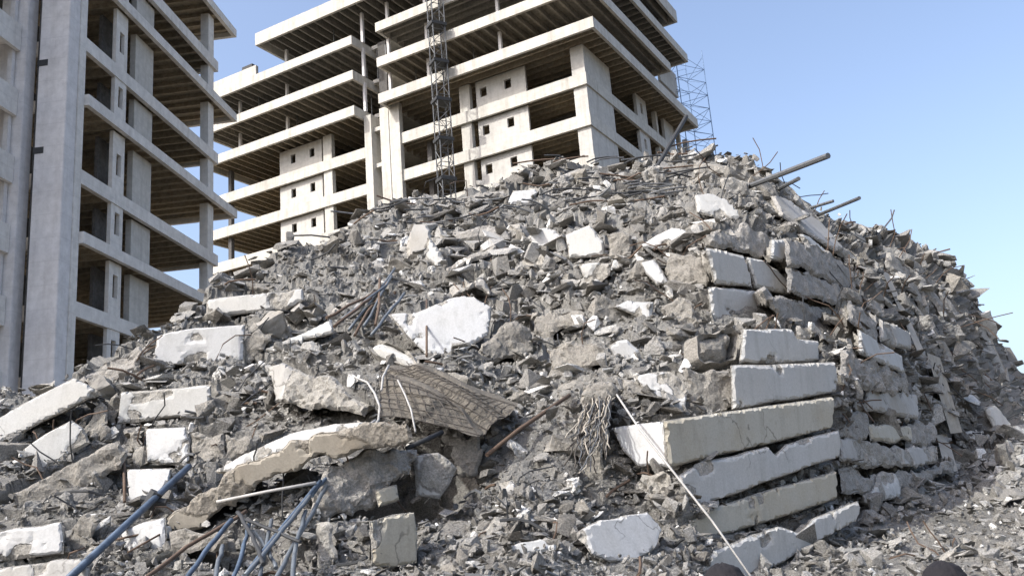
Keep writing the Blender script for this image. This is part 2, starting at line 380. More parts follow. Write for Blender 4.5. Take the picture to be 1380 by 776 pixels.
# RIGHT BUILDING. local x = along the left-hand front (recedes to the left), local y = into the building (recedes to the right)
CA = at(789, 150, 72.0)
RB = empty('unfinished_building', (float(CA[0]), float(CA[1]), 0), 0)
tag(RB, 'unfinished cream concrete building with open floors, seen corner on behind the rubble', 'building', 'unfinished tower blocks behind the collapse')
dA = Vector((-math.sin(R(60.7)), math.cos(R(60.7)), 0)); dB = Vector((math.sin(R(29.3)), math.cos(R(29.3)), 0))
RB.rotation_euler = (0, 0, R(-29.3))     # built with x to the left, mirrored into this frame below
GH = 3.78; WG = (20.4, 23.6)
def rz(k): return 34.4+GH*k          # k=0 : floor R
for k in range(-8, 6):
    z = rz(k); zt = z+GH
    # overhangs towards front (A) and right side (B)
    oa = {2: 2.0, 3: 2.0, 4: 2.0, 5: 2.2}.get(k, .25); ob = {2: 2.4, 3: 2.4, 4: 2.4, 5: 2.4}.get(k, .5)
    fh = {2: 1.0, 3: .95, 4: .95, 5: 1.3}.get(k, 1.1)
    ztop = z+.12
    sm = M['soffd'] if k in (3, 4, 5, 99) else M['soff']
    x0 = -ob
    yR = {2: 24.5, 3: 17.5, 4: 24, 5: 22}.get(k, 28)
    if k <= 5:
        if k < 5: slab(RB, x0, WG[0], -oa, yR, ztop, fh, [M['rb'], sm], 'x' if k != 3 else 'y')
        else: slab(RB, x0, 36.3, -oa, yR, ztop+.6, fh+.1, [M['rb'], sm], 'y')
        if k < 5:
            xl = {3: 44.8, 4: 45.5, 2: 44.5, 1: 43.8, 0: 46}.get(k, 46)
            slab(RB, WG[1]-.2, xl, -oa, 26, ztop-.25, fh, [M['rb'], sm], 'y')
            MB().box(WG[0], WG[1]-.2, 1.2, 26, ztop-.5, ztop-.1).build('floor_slab', M['rb'], RB)
    zc0 = ztop; zc1 = zt+.12-{1: 1.0, 2: .95, 3: .95, 4: .75}.get(k, 1.1)-.001
    if k <= 1:
        # corner pier, wraps the corner
        MB().box(-.35, .9, 0, .45, zc0, zc1).build('column', M['rbw'], RB)
        MB().box(-.35, .15, .45, 5.6, zc0, zc1).build('wall_panel', M['rbw'], RB)
        panel(RB, 'x', 5.6, 10.85, .25, .25, zc0, zc1, [(7.1, 7.8, zc0+1.15, zc0+2.05), (9.7, 10.4, zc0+1.15, zc0+2.05)], M['rbw'])
        post(RB, 12.0, .3, 1.1, .5, zc0, zc1, M['rb'])
        if k < 1: post(RB, 17.0, 1.4, .5, .5, zc0, zc1, M['core'])
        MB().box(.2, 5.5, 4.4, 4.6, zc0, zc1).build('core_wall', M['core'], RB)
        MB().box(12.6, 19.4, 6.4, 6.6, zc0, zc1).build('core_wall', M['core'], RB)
        # right side wall with openings
        panel(RB, 'y', 12.0, 14.6, -.25, .3, zc0, zc1, [(13.0, 13.6, zc0+1.0, zc0+2.1)], M['rbw'])
        post(RB, 0, 17.5, .45, .5, zc0, zc1, M['rb'])
        panel(RB, 'y', 19.5, 22.5, -.25, .3, zc0, zc1, [], M['rbw'])
        post(RB, 0, 27, .45, 1.0, zc0, zc1, M['rb']); post(RB, 0, 24.5, .45, .4, zc0, zc1, M['rb'])
        MB().box(3.4, 3.6, 5.7, 27, zc0, zc1).build('core_wall', M['core'], RB)
    if k <= 1:
        dz = -.25
        z0, z1 = zc0+dz, zc1+dz
        panel(RB, 'x', 29.6, 35.4, .25, .25, z0, z1, [(30.6, 31.25, z0+1.15, z0+2.1), (33.2, 33.85, z0+1.15, z0+2.1)], M['rbw'])
        post(RB, 28.6, .2, 1.1, .5, z0, z1, M['rb'])
        MB().box(35.2, 35.4, .5, 9, z0, z1).build('wall_panel', M['soff'], RB)
        MB().box(36, 41, 9, 9.2, z0, z1).build('core_wall', M['soff'], RB)
        post(RB, 42.8, .5, .45, .45, z0, z1, M['core'])
        MB().box(24, 35, 5.4, 5.6, z0, z1).build('core_wall', M['core'], RB)
    elif k < 5:
        for x in (7.6, 15.6, 20.2, 23.4, 34.5, 41.5):
            if k == 4 and x > 38: continue
            post(RB, x, -.2 if x < 30 else .6, .28, .28, zc0-.3, zc1+.02, M['lb'])
        MB().box(2.5, WG[0]-.1, 9, 9.2, zc0, zc1).build('core_wall', M['core'], RB)
        MB().box(WG[1], 38, 9, 9.2, zc0-.25, zc1-.25).build('core_wall', M['core'], RB)
        MB().box(2.4, 2.6, 9.2, yR-3, zc0, zc1).build('core_wall', M['core'], RB)
        if k in (2, 3): MB().box(-.2, .1, 20.5, 26, zc0, zc1).build('wall_panel', M['rbw'], RB)
MB().box(36.5, 45.0, -1.95, -1.7, rz(4)-.12, rz(4)+1.0).build('parapet', M['rb'], RB)
MB().box(37.5, 39.0, -1.5, -.6, rz(4)-.12, rz(4)+1.7).build('water_tank', M['dark'], RB)
rp2 = random.Random(4)
for k in (2, 3, 4):
    for _ in range(9):
        post(RB, rp2.uniform(1, 44) if k < 4 else rp2.uniform(1, 34), rp2.uniform(.4, 5), .09, .09, rz(k)-.1, rz(k)+GH-.75+.1, M['steel'], 'prop')
# the two stair piers in the gap
MB().box(20.45, 21.5, -.5, .9, 0, rz(2)-.55).build('pier', M['rb'], RB); MB().box(22.5, 23.35, -.6, .9, 0, rz(2)-.85).build('pier', M['rb'], RB)
MB().box(19.2, 20.4, -.45, .1, 0, rz(2)-.5).build('pier', M['rb'], RB)
MB().box(21.5, 22.5, 1.0, 1.2, 0, rz(4)).build('core_wall', M['core'], RB)
for k in range(-4, 2): MB().box(21.5, 22.5, -.2, .98, rz(k)+1.2, rz(k)+1.6).build('landing', M['rb'], RB)
for o in list(bpy.data.objects):
    if o.parent == RB: o.data.transform(Matrix.Scale(-1, 4, (1, 0, 0))); o.data.flip_normals()
# hoist mast against the front
def lattice_mast(name, base, wx, wy, h, step, r, mat, rz_=0, label=None, cat=None, kfac=1):
    root = empty(name, base, rz_); tag(root, label, cat)
    for sx in (-1, 1):
        for sy in (-1, 1):
            MB().tube([(sx*wx/2, sy*wy/2, 0), (sx*wx/2, sy*wy/2, h)], r, 6).build('rail', mat, root)
    m = MB(); z = 0; f = 1
    while z < h-step:
        cs = [(-wx/2, -wy/2), (wx/2, -wy/2), (wx/2, wy/2), (-wx/2, wy/2)]
        for i in range(4):
            a = cs[i]; b = cs[(i+1) % 4]
            m.tube([(a[0], a[1], z), (b[0], b[1], z)], r*.7, 4)
            if f > 0: m.tube([(a[0], a[1], z), (b[0], b[1], z+step)], r*.6, 4)
            else: m.tube([(b[0], b[1], z), (a[0], a[1], z+step)], r*.6, 4)
        z += step; f = -f
    m.build('bracing', mat, root); return root
pm = CA[:2]+np.array(dA)[:2]*12.6-np.array(dB)[:2]*3.0
mast = lattice_mast('hoist_mast', (float(pm[0]), float(pm[1]), 0), 1.2, 1.0, 62, 1.3, .055, M['steel'], R(29.3), 'dark lattice hoist mast standing against the front of the cream building', 'hoist mast')
for k in range(-6, 7): MB().box(-.75, .75, -.65, .65, rz(k)+.2, rz(k)+.5).build('tie_frame', M['dark'], mast)
q = at(926, 150, 96.0)
lattice_mast('scaffold_tower', (float(q[0]), float(q[1]), 0), 4.0, 3.0, float(at(926, 72, 96.0)[2]), 1.6, .05, M['lattice'], R(29.3), 'thin pale blue scaffold tower beyond the right end of the cream building', 'scaffold')

# ================================================================== THE HEAP
TOP = [(-160, 560), (-60, 535), (0, 522), (30, 520), (70, 515), (110, 500), (150, 478), (200, 446), (235, 432), (270, 410), (290, 388), (320, 372), (360, 352), (400, 332), (440, 322), (470, 308), (500, 292), (530, 280), (560, 270), (600, 263), (640, 257), (690, 246), (720, 228), (745, 222), (790, 226), (830, 232), (870, 226), (890, 212), (930, 208), (965, 210), (1000, 211), (1030, 226), (1060, 246), (1085, 268), (1105, 291), (1125, 298), (1150, 301), (1180, 309), (1210, 322), (1240, 335), (1270, 353), (1290, 372), (1303, 392), (1318, 420), (1340, 452), (1360, 485), (1380, 508), (1420, 540), (1540, 575)]
TX, TY = np.array(TOP, float).T
PIECES = []      # every hand-laid piece: (name, label, category, polygon in the photograph, options)
def P(name, label, cat, poly, **k): PIECES.append((name, label, cat, poly, k))
# --- far left, lower stack
P('concrete_slab', 'white slab with ragged top edge lying level at the upper left of the heap, nearest below the pillars', 'slab', [(210,452),(228,446),(262,439),(330,436),(330,470),(328,489),(262,492),(201,493)], mat='white', thick=1.0, el=4, rag=.04, bare=.12)
P('concrete_block', 'rough brown block butting the right end of the white slab at the upper left', 'block', [(331,436),(352,440),(366,446),(360,470),(352,492),(330,492)], mat='brown', thick=.8, rag=.15, rawness=1, proud=.1)
P('concrete_slab', 'long pale beam along the top edge of the left heap, just under the open floors', 'beam', [(275,402),(330,394),(408,387),(411,404),(380,420),(300,425),(272,425)], mat='pale', thick=1.0, el=5, rag=.06, bare=.15)
P('boulder', 'rounded grey boulder at the right end of the long pale beam on the left heap', 'boulder', [(370,428),(380,410),(412,399),(430,408),(425,430),(395,438)], mat='raw', thick=1.0, rag=.2, rawness=1, round=1, proud=.5)
P('edge_beam', 'pale beam with brown rough left end, second from the top in the left stack', 'beam', [(160,526),(200,524),(282,519),(281,540),(280,558),(215,564),(155,573)], mat='pale', thick=1.0, el=0, rag=.03, bare=.05)
P('concrete_block', 'broken brown end of the second beam in the left stack', 'block', [(137,534),(158,526),(153,572),(136,565)], mat='brown', thick=.9, rag=.15, rawness=1, proud=.1)
P('concrete_block', 'rough brown lump beside the second beam of the left stack, on its right', 'block', [(284,518),(312,522),(316,545),(306,560),(283,556)], mat='brown', thick=.8, rag=.2, rawness=1, proud=.05)
P('edge_beam', 'long pale beam slanting down to the far left edge, below the grey pillars', 'beam', [(-30,588),(10,552),(50,530),(98,508),(112,515),(132,528),(80,556),(8,592),(-30,610)], mat='pale', thick=1.0, el=8, rag=.03, bare=.02, proud=.55)
P('concrete_block', 'rough grey slanting block just above the long beam at the far left', 'block', [(104,512),(128,490),(155,474),(184,466),(196,478),(192,500),(160,515),(132,530)], mat='raw', thick=1.0, rag=.12, rawness=1)
P('edge_beam', 'short pale beam end under the long slanting beam, with brown chips on top', 'beam', [(28,605),(60,584),(95,566),(110,576),(119,596),(80,620),(42,641)], mat='pale', thick=1.0, el=6, rag=.03, bare=.15, proud=.3)
P('concrete_block', 'brown broken block right of the short pale beam end on the far left', 'block', [(98,566),(125,553),(150,560),(152,585),(122,598)], mat='brown', thick=.8, rag=.2, rawness=1)
P('edge_beam', 'long brown rough beam slanting below the short pale beam end on the left', 'beam', [(12,662),(60,636),(157,592),(166,610),(164,630),(90,666),(30,695),(14,682)], mat='brown', thick=1.0, el=5, rag=.06, rawness=.85, proud=.3)
P('concrete_slab', 'upright white slab end with a dark slit, between brown blocks at left', 'slab', [(193,576),(248,574),(253,600),(253,627),(215,624),(196,622)], mat='white', thick=.9, rag=.03, bare=.03, proud=.4)
P('concrete_block', 'squarish brown block right of the upright white slab end', 'block', [(256,582),(297,581),(299,622),(258,621)], mat='brown', thick=.8, rag=.06, rawness=.8, proud=.2)
P('concrete_block', 'narrow brown block second right of the upright white slab end', 'block', [(301,584),(336,584),(342,600),(330,618),(302,620)], mat='brown', thick=.8, rag=.1, rawness=.9, proud=.1)
P('concrete_block', 'brown block squeezed left of the upright white slab end', 'block', [(162,580),(191,578),(192,612),(166,614)], mat='brown', thick=.8, rag=.1, rawness=.9, proud=.1)
P('concrete_slab', 'white slab behind the blue tube, its upper half above the coupler', 'slab', [(169,632),(232,629),(226,650),(212,681),(173,680)], mat='white', thick=.9, rag=.03, bare=.05, proud=.35)
P('concrete_slab', 'pale slab end at the lower left edge, upper of two', 'slab', [(-30,718),(20,709),(80,703),(84,722),(84,746),(0,757),(-30,760)], mat='white', thick=1.0, rag=.04, bare=.08, proud=.5)
P('concrete_block', 'dark rough block right of the pale slab end at the lower left edge', 'block', [(84,706),(120,700),(132,720),(126,742),(86,746)], mat='brown', thick=.8, rag=.2, rawness=1, proud=.1)
P('broken_slab', 'pale slab at the bottom left corner under the blue tube', 'slab', [(-30,768),(40,758),(108,749),(118,768),(116,800),(-30,810)], mat='grey', thick=1.0, rag=.05, bare=.12, proud=.5)
P('concrete_slab', 'white slab with two thin dark bars across it, under the blue tube', 'slab', [(158,716),(190,704),(221,696),(222,720),(218,748),(172,747)], mat='white', thick=.9, rag=.03, bare=.04, proud=.35)
P('concrete_block', 'brown block under the curved slab, right of the white slab with bars', 'block', [(224,714),(262,714),(300,716),(298,745),(222,748)], mat='brown', thick=.8, rag=.08, rawness=.9, proud=.15)
# --- the long curved slab and its neighbours
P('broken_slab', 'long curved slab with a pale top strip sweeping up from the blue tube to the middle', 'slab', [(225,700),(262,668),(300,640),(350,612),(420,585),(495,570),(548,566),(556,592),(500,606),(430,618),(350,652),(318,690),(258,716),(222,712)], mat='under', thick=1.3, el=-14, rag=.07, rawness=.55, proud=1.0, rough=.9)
P('broken_slab', 'pale broken strip lying along the upper edge of the long curved slab', 'slab', [(288,634),(330,610),(388,584),(430,571),(492,566),(480,580),(400,597),(345,622),(315,640)], mat='pale', thick=.5, el=20, rag=.06, bare=.1, proud=2.3)
P('concrete_block', 'large ragged pale block with scalloped lower edge, left of the wire mesh', 'block', [(360,495),(380,488),(410,499),(440,503),(470,514),(500,542),(488,562),(455,566),(430,556),(412,562),(396,540),(376,536),(368,516)], mat='grey', thick=1.0, el=15, rag=.16, rawness=.45, proud=.7, rough=1.6)
P('broken_slab', 'thin pale wedge pointing left above the ragged scalloped block', 'slab', [(352,470),(400,448),(446,429),(448,447),(410,458),(370,473)], mat='pale', thick=.6, el=25, rag=.03, bare=.05, proud=.6)
P('concrete_slab', 'big bright white slab with pointed right end in the middle of the heap', 'slab', [(523,422),(560,418),(600,402),(640,393),(667,412),(660,452),(632,468),(602,483),(572,472),(548,448)], mat='white', thick=.6, el=20, rag=.05, bare=.06, proud=.7)
P('broken_slab', 'brown broken fragment standing behind the big bright white slab', 'slab', [(612,396),(626,372),(652,374),(660,396),(640,392)], mat='grey', thick=.4, el=10, rag=.08, rawness=.6, proud=.5)
P('concrete_block', 'small pale humped block left of the big bright white slab', 'block', [(487,466),(498,454),(514,451),(540,459),(558,476),(571,492),(540,494),(505,484)], mat='pale', thick=.7, el=25, rag=.06, bare=.2, round=1, proud=.7)
P('broken_slab', 'large broken slab seen edge on under the wire mesh, grey rubble on its top', 'slab', [(412,692),(422,664),(440,640),(475,616),(520,604),(562,606),(556,640),(520,662),(500,690),(440,702)], mat='raw', thick=1.3, el=10, rag=.12, rawness=.8, proud=.75, rough=1.6)
P('concrete_block', 'pale squarish block end at the right of the large broken slab under the mesh', 'block', [(556,614),(590,610),(618,630),(606,652),(592,672),(560,668)], mat='grey', thick=.9, el=5, rag=.05, rawness=.4, proud=.75)
P('concrete_block', 'small tan cube face set in the front of the large broken slab', 'block', [(508,660),(536,652),(540,674),(512,682)], mat='tan', thick=.5, rag=.04, bare=.05, proud=.95)
P('concrete_block', 'big tan block in the dark hollow under the large broken slab', 'block', [(500,702),(530,694),(560,690),(564,722),(563,757),(530,764),(503,760)], mat='tan', thick=.8, el=0, rag=.04, bare=.02, proud=.1)
P('concrete_block', 'dark upright block left of the tan block in the hollow', 'block', [(418,704),(448,704),(450,750),(430,764),(420,740)], mat='grey', thick=.6, rag=.08, rawness=.8, proud=.25)
P('broken_slab', 'flat white stone slab on the rubble at bottom centre', 'slab', [(680,738),(700,726),(735,720),(756,726),(748,742),(705,750)], mat='pale', thick=.3, el=40, rag=.08, bare=.3, proud=.35)
P('broken_slab', 'small pale stone slab on the rubble above the flat white stone', 'slab', [(652,712),(670,696),(690,692),(688,704),(660,716)], mat='pale', thick=.25, el=40, rag=.08, bare=.3, proud=.3)
P('broken_slab', 'pointed pale fragment standing in the dusty gully right of the mesh', 'slab', [(668,668),(682,646),(692,640),(700,660),(690,670)], mat='grey', thick=.2, el=15, rag=.05, bare=.2, proud=.25)
P('concrete_block', 'brown lump of concrete behind the frayed bundle of bars', 'block', [(786,520),(812,514),(830,524),(828,560),(818,600),(806,640),(782,655),(776,610),(786,560)], mat='brown', rag=.1, rawness=1, thick=.8, proud=.25)
P('boulder', 'dark brown boulder tucked against the right end of the big bright white slab', 'boulder', [(642,472),(668,440),(700,428),(716,440),(718,470),(700,492),(660,494)], mat='brown', rag=.08, rawness=1, thick=1.0, proud=.35)
P('broken_slab', 'small white lump of plaster at the foot of the grey pillars', 'plaster lump', [(30,520),(50,511),(76,514),(72,526),(38,529)], mat='white', rag=.05, bare=.1, round=1, thick=.5, proud=.5)
P('concrete_block', 'grey rubbly mass right under the wire mesh, left of the dark slanting rod', 'block', [(596,586),(640,584),(652,604),(640,640),(612,640),(600,612)], mat='brown', rag=.12, rawness=1, thick=.8, proud=.05)
P('concrete_block', 'brown block under the white wedge, level with the small leaning white face', 'block', [(904,340),(930,336),(948,352),(946,380),(916,386),(900,366)], mat='brown', rag=.1, rawness=1, thick=.8, proud=.3)
P('concrete_block', 'dark block between the white jagged face and the large grey panels', 'block', [(886,410),(912,400),(940,404),(950,430),(930,440),(892,436)], mat='brown', rag=.1, rawness=1, thick=.8, proud=.3)
P('broken_slab', 'long thin layered slab on the dark bars near the ridge, left of the white panel', 'slab', [(566,268),(600,262),(672,254),(684,262),(640,272),(580,276)], mat='raw', rag=.05, rawness=.8, thick=.8, proud=.4, el=15)
P('broken_slab', 'thin layered slab below the ridge, above the bright white block end', 'slab', [(610,312),(650,304),(696,306),(690,318),(640,324),(612,322)], mat='raw', rag=.05, rawness=.8, thick=.8, proud=.4, el=15)
P('broken_slab', 'thin grey slab sloping down left, under the layered ridge slab', 'slab', [(596,360),(640,336),(668,328),(672,338),(636,356),(604,372)], mat='raw', rag=.05, rawness=.8, thick=.8, proud=.4, el=15)
# --- upper middle
P('concrete_slab', 'small tilted white panel near the ridge, left of the crest', 'panel', [(682,274),(690,254),(729,250),(722,266),(712,279)], mat='white', thick=.4, el=10, rag=.05, bare=.1, proud=.5)
P('concrete_slab', 'bright white block end high on the heap, left of the grey faced block', 'block', [(713,308),(735,305),(748,309),(759,322),(755,336),(714,334)], mat='white', thick=1.0, el=3, rag=.05, bare=.05, proud=.6)
P('concrete_block', 'tan ledge sloping left under the bright white block end', 'block', [(702,350),(715,338),(754,337),(762,346),(735,356),(712,360)], mat='tan', thick=.8, el=25, rag=.1, rawness=.4, proud=.5)
P('concrete_slab', 'grey faced block with peaked top beside the bright white block end', 'block', [(761,316),(775,310),(793,302),(813,325),(814,345),(766,347)], mat='pale', thick=1.0, el=0, rag=.03, bare=.05, proud=.7)
P('concrete_block', 'dark brown square block right of the grey faced block with peaked top', 'block', [(816,313),(838,309),(852,314),(850,340),(830,346),(816,345)], mat='brown', thick=.9, rag=.06, rawness=.9, proud=.4)
P('concrete_slab', 'pale grey block face tapering downwards under the peaked block', 'block', [(779,356),(800,353),(822,354),(820,370),(806,380),(793,392),(786,376)], mat='pale', thick=.8, el=0, rag=.04, bare=.1, proud=.4)
P('concrete_slab', 'white wedge with its point to the left, below the ridge at upper centre', 'slab', [(862,331),(885,315),(905,303),(922,307),(932,316),(922,331),(890,334)], mat='white', thick=.8, el=8, rag=.05, bare=.08, proud=.5)
P('concrete_slab', 'small white face leaning right, below the white wedge', 'slab', [(860,352),(882,347),(894,362),(904,382),(884,385),(868,370)], mat='white', thick=.6, el=5, rag=.05, bare=.1, proud=.5)
P('concrete_slab', 'white jagged slab face left of the two large grey panels', 'slab', [(824,412),(845,402),(881,406),(880,434),(862,430),(848,424)], mat='white', thick=.7, el=5, rag=.06, bare=.1, proud=.55)
P('concrete_slab', 'small jagged white patch of wall just above the frayed bundle of bars', 'slab', [(818,466),(832,458),(846,454),(862,470),(866,482),(842,490),(828,482)], mat='white', thick=.6, el=0, rag=.09, bare=.12, proud=.5)
P('concrete_block', 'large smooth brown grey block left of the small jagged white patch', 'block', [(735,468),(770,458),(806,462),(826,484),(800,494),(770,505),(738,508)], mat='brown', thick=1.0, el=10, rag=.06, rawness=.8, proud=.4)
P('concrete_block', 'broad brown grey block in the middle, above the smooth brown block', 'block', [(716,416),(748,408),(790,414),(796,436),(770,452),(738,462),(718,448)], mat='brown', thick=1.0, el=15, rag=.1, rawness=.9, proud=.35)
P('broken_slab', 'white corner of slab poking out below the mesh anchor, right of centre', 'slab', [(784,716),(812,699),(845,692),(874,686),(896,712),(888,738),(856,758),(826,756),(800,744)], mat='white', thick=.7, el=22, rag=.05, bare=.12, proud=.45)
P('block_fragment', 'small stacked fragment of blocks between the rod and the grey gully', 'block', [(862,638),(880,634),(897,642),(896,668),(868,672),(860,655)], mat='grey', thick=.5, rag=.1, rawness=.7, proud=.4, rough=2)
# --- right hand stack of collapsed floors
S = dict(az=42, thick=1.3)
P('facade_panel', 'large pale grey panel with slanting joint, topmost left in the right stack', 'panel', [(952,333),(975,336),(1004,343),(1010,362),(1017,387),(990,385),(966,383)], mat='pale', rag=.02, bare=.02, el=-2, proud=.3, pl='top', **S)
P('facade_panel', 'pale grey panel sloping at its upper right, topmost in the right stack', 'panel', [(1007,345),(1030,350),(1048,362),(1066,379),(1064,397),(1040,392),(1020,388)], mat='pale', rag=.02, bare=.02, el=-2, proud=.32, pl='top', **S)
P('edge_beam', 'smooth pale beam end directly under the two large grey panels', 'beam', [(956,386),(990,387),(1030,393),(1044,412),(1059,438),(1010,436),(961,432)], mat='pale', rag=.02, bare=.02, el=-2, proud=.35, pl='top', **S)
P('edge_beam', 'dark grooved beam running right from the smooth pale beam end', 'beam', [(1032,394),(1070,400),(1110,410),(1143,421),(1152,436),(1146,447),(1105,443),(1061,438)], mat='raw', rag=.05, rawness=.8, el=0, pl='ftop2', thick=1.2, proud=.1)
P('concrete_block', 'rounded dark block left of the chipped pale beam in the right stack', 'block', [(935,447),(968,440),(1001,444),(999,468),(995,489),(960,490),(937,486)], mat='brown', rag=.06, rawness=.9, round=1, az=30, thick=1.0, proud=.7)
P('edge_beam', 'pale beam chipped at its upper right, fourth above the long tan one', 'beam', [(1004,442),(1040,442),(1070,444),(1076,456),(1106,457),(1106,487),(1050,489),(999,490)], mat='pale', rag=.03, bare=.12, el=-2, proud=.35, pl='mid2', **S)
P('edge_beam', 'clean light grey beam with square right end, second above the long tan one', 'beam', [(988,492),(1060,489),(1126,487),(1131,508),(1131,528),(1070,539),(990,551)], mat='pale', rag=.015, bare=.03, el=-3, proud=.5, pl='mid', **S)
P('edge_beam', 'rough broken length of beam left of the clean light grey one', 'beam', [(928,496),(960,492),(986,493),(988,545),(958,556),(932,550)], mat='brown', rag=.12, rawness=1, az=20, thick=1.0, proud=.15)
P('concrete_slab', 'white hexagon shaped wall face left of the rough broken length of beam', 'slab', [(851,505),(875,500),(903,498),(918,508),(930,525),(926,545),(918,558),(885,543)], mat='white', rag=.06, bare=.08, az=-5, thick=.8, proud=.4)
P('edge_beam', 'longest tan stained beam of the right stack, sunlit short end at its left', 'beam', [(897,567),(960,557),(1040,546),(1125,534),(1125,555),(1123,577),(1040,598),(960,617),(903,631)], mat='tan', rag=.012, bare=.02, el=-3, proud=.75, thick=1.4, az=42)
P('concrete_slab', 'white short end face at the left of the longest tan beam', 'slab', [(823,576),(860,569),(895,567),(901,631),(880,627),(858,629),(838,608)], mat='white', rag=.05, bare=.06, az=-35, thick=.8, proud=.45)
P('edge_beam', 'light grey beam with bite out of its top, next below the longest tan one', 'beam', [(918,640),(955,620),(1000,610),(1036,601),(1048,612),(1062,598),(1134,578),(1135,598),(1134,616),(1040,648),(940,686),(922,664)], mat='pale', rag=.03, bare=.08, el=-3, proud=.62, az=42, thick=1.3, pl='low')
P('edge_beam', 'brownish left, grey right beam, second from the bottom of the right stack', 'beam', [(930,702),(960,684),(1040,660),(1128,634),(1130,654),(1130,673),(1040,702),(939,733)], mat='tan', rag=.02, bare=.05, el=-3, proud=.66, az=42, thick=1.3, pl='low')
P('edge_beam', 'lowest light grey beam of the right stack, reaching down behind the heads', 'beam', [(952,765),(966,740),(1010,722),(1052,709),(1078,716),(1100,696),(1160,674),(1161,688),(1157,702),(1095,738),(1030,772),(990,790),(958,786)], mat='pale', rag=.03, bare=.08, el=-3, proud=2.4, az=42, thick=1.3, pl='low')
# --- right flank, curved strata
Q = dict(az=62, thick=1.2)
P('edge_beam', 'dark curved beam high on the right flank over the small square panel', 'beam', [(985,300),(1010,303),(1040,310),(1060,330),(1068,362),(1048,352),(1000,340),(962,330),(956,312)], mat='raw', rag=.08, rawness=.8, az=42, pl='top', thick=1.4, proud=.1)
P('facade_panel', 'small square pale panel with a dark nick, high on the right flank', 'panel', [(1042,320),(1064,322),(1067,348),(1056,353),(1041,348)], mat='pale', rag=.03, bare=.05, proud=.5, az=55, thick=.5)
P('edge_beam', 'curved dark layer sloping right from the small square panel', 'beam', [(1066,322),(1110,334),(1142,352),(1160,378),(1154,388),(1118,372),(1068,358)], mat='raw', rag=.05, rawness=.9, proud=.35, **Q)
P('edge_beam', 'curved dark layer second below the small square panel', 'beam', [(1070,362),(1112,376),(1150,392),(1170,414),(1166,428),(1130,408),(1072,392)], mat='raw', rag=.05, rawness=.9, proud=.35, **Q)
P('broken_slab', 'thin pale edge of slab sloping down the right flank near the top', 'slab', [(1078,312),(1092,318),(1124,346),(1132,356),(1120,352),(1092,332)], mat='pale', rag=.04, bare=.2, proud=.6, az=50, el=20, thick=.6)
P('broken_slab', 'smooth grey sheet of slab sloping down just under the long pole', 'slab', [(1040,262),(1062,266),(1110,302),(1140,336),(1128,338),(1086,312),(1052,288)], mat='grey', rag=.04, rawness=.25, proud=.3, az=45, el=28, thick=.5)
P('broken_slab', 'pale slab edge along the skyline above the smooth grey sheet', 'slab', [(1016,218),(1040,230),(1064,246),(1092,275),(1108,294),(1094,292),(1060,262),(1024,236)], mat='grey', rag=.08, rawness=.4, proud=.25, az=35, el=20, thick=.6)
P('broken_slab', 'pale slab lying below the lower end of the long pole', 'slab', [(938,262),(955,258),(978,266),(996,282),(1000,296),(970,292),(940,284)], mat='pale', rag=.05, bare=.25, proud=.4, az=15, el=25, thick=.5)
P('concrete_block', 'blue grey shaded block on the crest above the pale slab by the pole', 'block', [(972,236),(992,234),(1012,244),(1016,262),(996,268),(974,258)], mat='grey', rag=.06, rawness=.7, proud=.35, az=20, thick=.8)
P('edge_beam', 'smaller pale beam end, upper of two on the middle of the right flank', 'beam', [(1188,430),(1208,438),(1227,448),(1230,468),(1210,466),(1190,458)], mat='grey', rag=.03, bare=.1, proud=.4, **Q)
P('edge_beam', 'white beam end, lower of two on the middle of the right flank', 'beam', [(1160,447),(1188,462),(1216,478),(1218,497),(1192,487),(1163,475)], mat='pale', rag=.03, bare=.03, proud=.45, **Q)
P('edge_beam', 'grey chipped beam left of the upper pale beam end on the right flank', 'beam', [(1150,408),(1170,420),(1186,430),(1188,456),(1168,448),(1148,430)], mat='raw', rag=.08, rawness=.9, proud=.3, **Q)
P('edge_beam', 'rubbly grey beam below the white beam end on the right flank', 'beam', [(1140,476),(1170,484),(1222,502),(1226,526),(1190,522),(1142,512)], mat='raw', rag=.1, rawness=.9, proud=.3, rough=1.8, **Q)
P('edge_beam', 'grey beam with bright right end, over the cream patch on the right flank', 'beam', [(1170,524),(1200,526),(1236,532),(1238,560),(1206,556),(1172,550)], mat='grey', rag=.05, rawness=.35, proud=.45, **Q)
P('edge_beam', 'dark beam left of the cream patch on the right flank', 'beam', [(1136,552),(1172,556),(1174,590),(1138,586)], mat='raw', rag=.05, rawness=.95, proud=.3, **Q)
P('edge_beam', 'cream patch of beam face with dark drips on the right flank', 'beam', [(1173,571),(1200,573),(1228,575),(1230,592),(1204,594),(1178,592)], mat='tan', rag=.04, bare=.15, proud=.42, **Q)
P('edge_beam', 'dark beam running right from the cream patch towards the leaning posts', 'beam', [(1231,572),(1262,570),(1266,596),(1232,598)], mat='raw', rag=.06, rawness=.95, proud=.25, **Q)
P('edge_beam', 'long grey beam with a white lower corner, under the cream patch', 'beam', [(1136,592),(1180,598),(1226,602),(1262,600),(1266,620),(1226,628),(1180,624),(1138,618)], mat='grey', rag=.05, rawness=.6, proud=.4, **Q)
P('edge_beam', 'lowest beam of the right flank, dark at both ends', 'beam', [(1140,630),(1190,634),(1240,634),(1284,622),(1286,640),(1230,656),(1180,664),(1144,660)], mat='raw', rag=.06, rawness=.9, proud=.25, **Q)
P('facade_panel', 'white wedge shaped panel at the foot of the right flank', 'panel', [(1170,672),(1180,655),(1191,637),(1208,639),(1214,654),(1216,668),(1190,672)], mat='pale', rag=.03, bare=.05, proud=.5, **Q)
P('broken_slab', 'pale boulder slab at the right edge of the photo, on the far slope', 'slab', [(1328,548),(1344,545),(1364,570),(1362,582),(1340,575)], mat='pale', rag=.06, bare=.3, proud=.5, az=20, el=10, thick=.6)
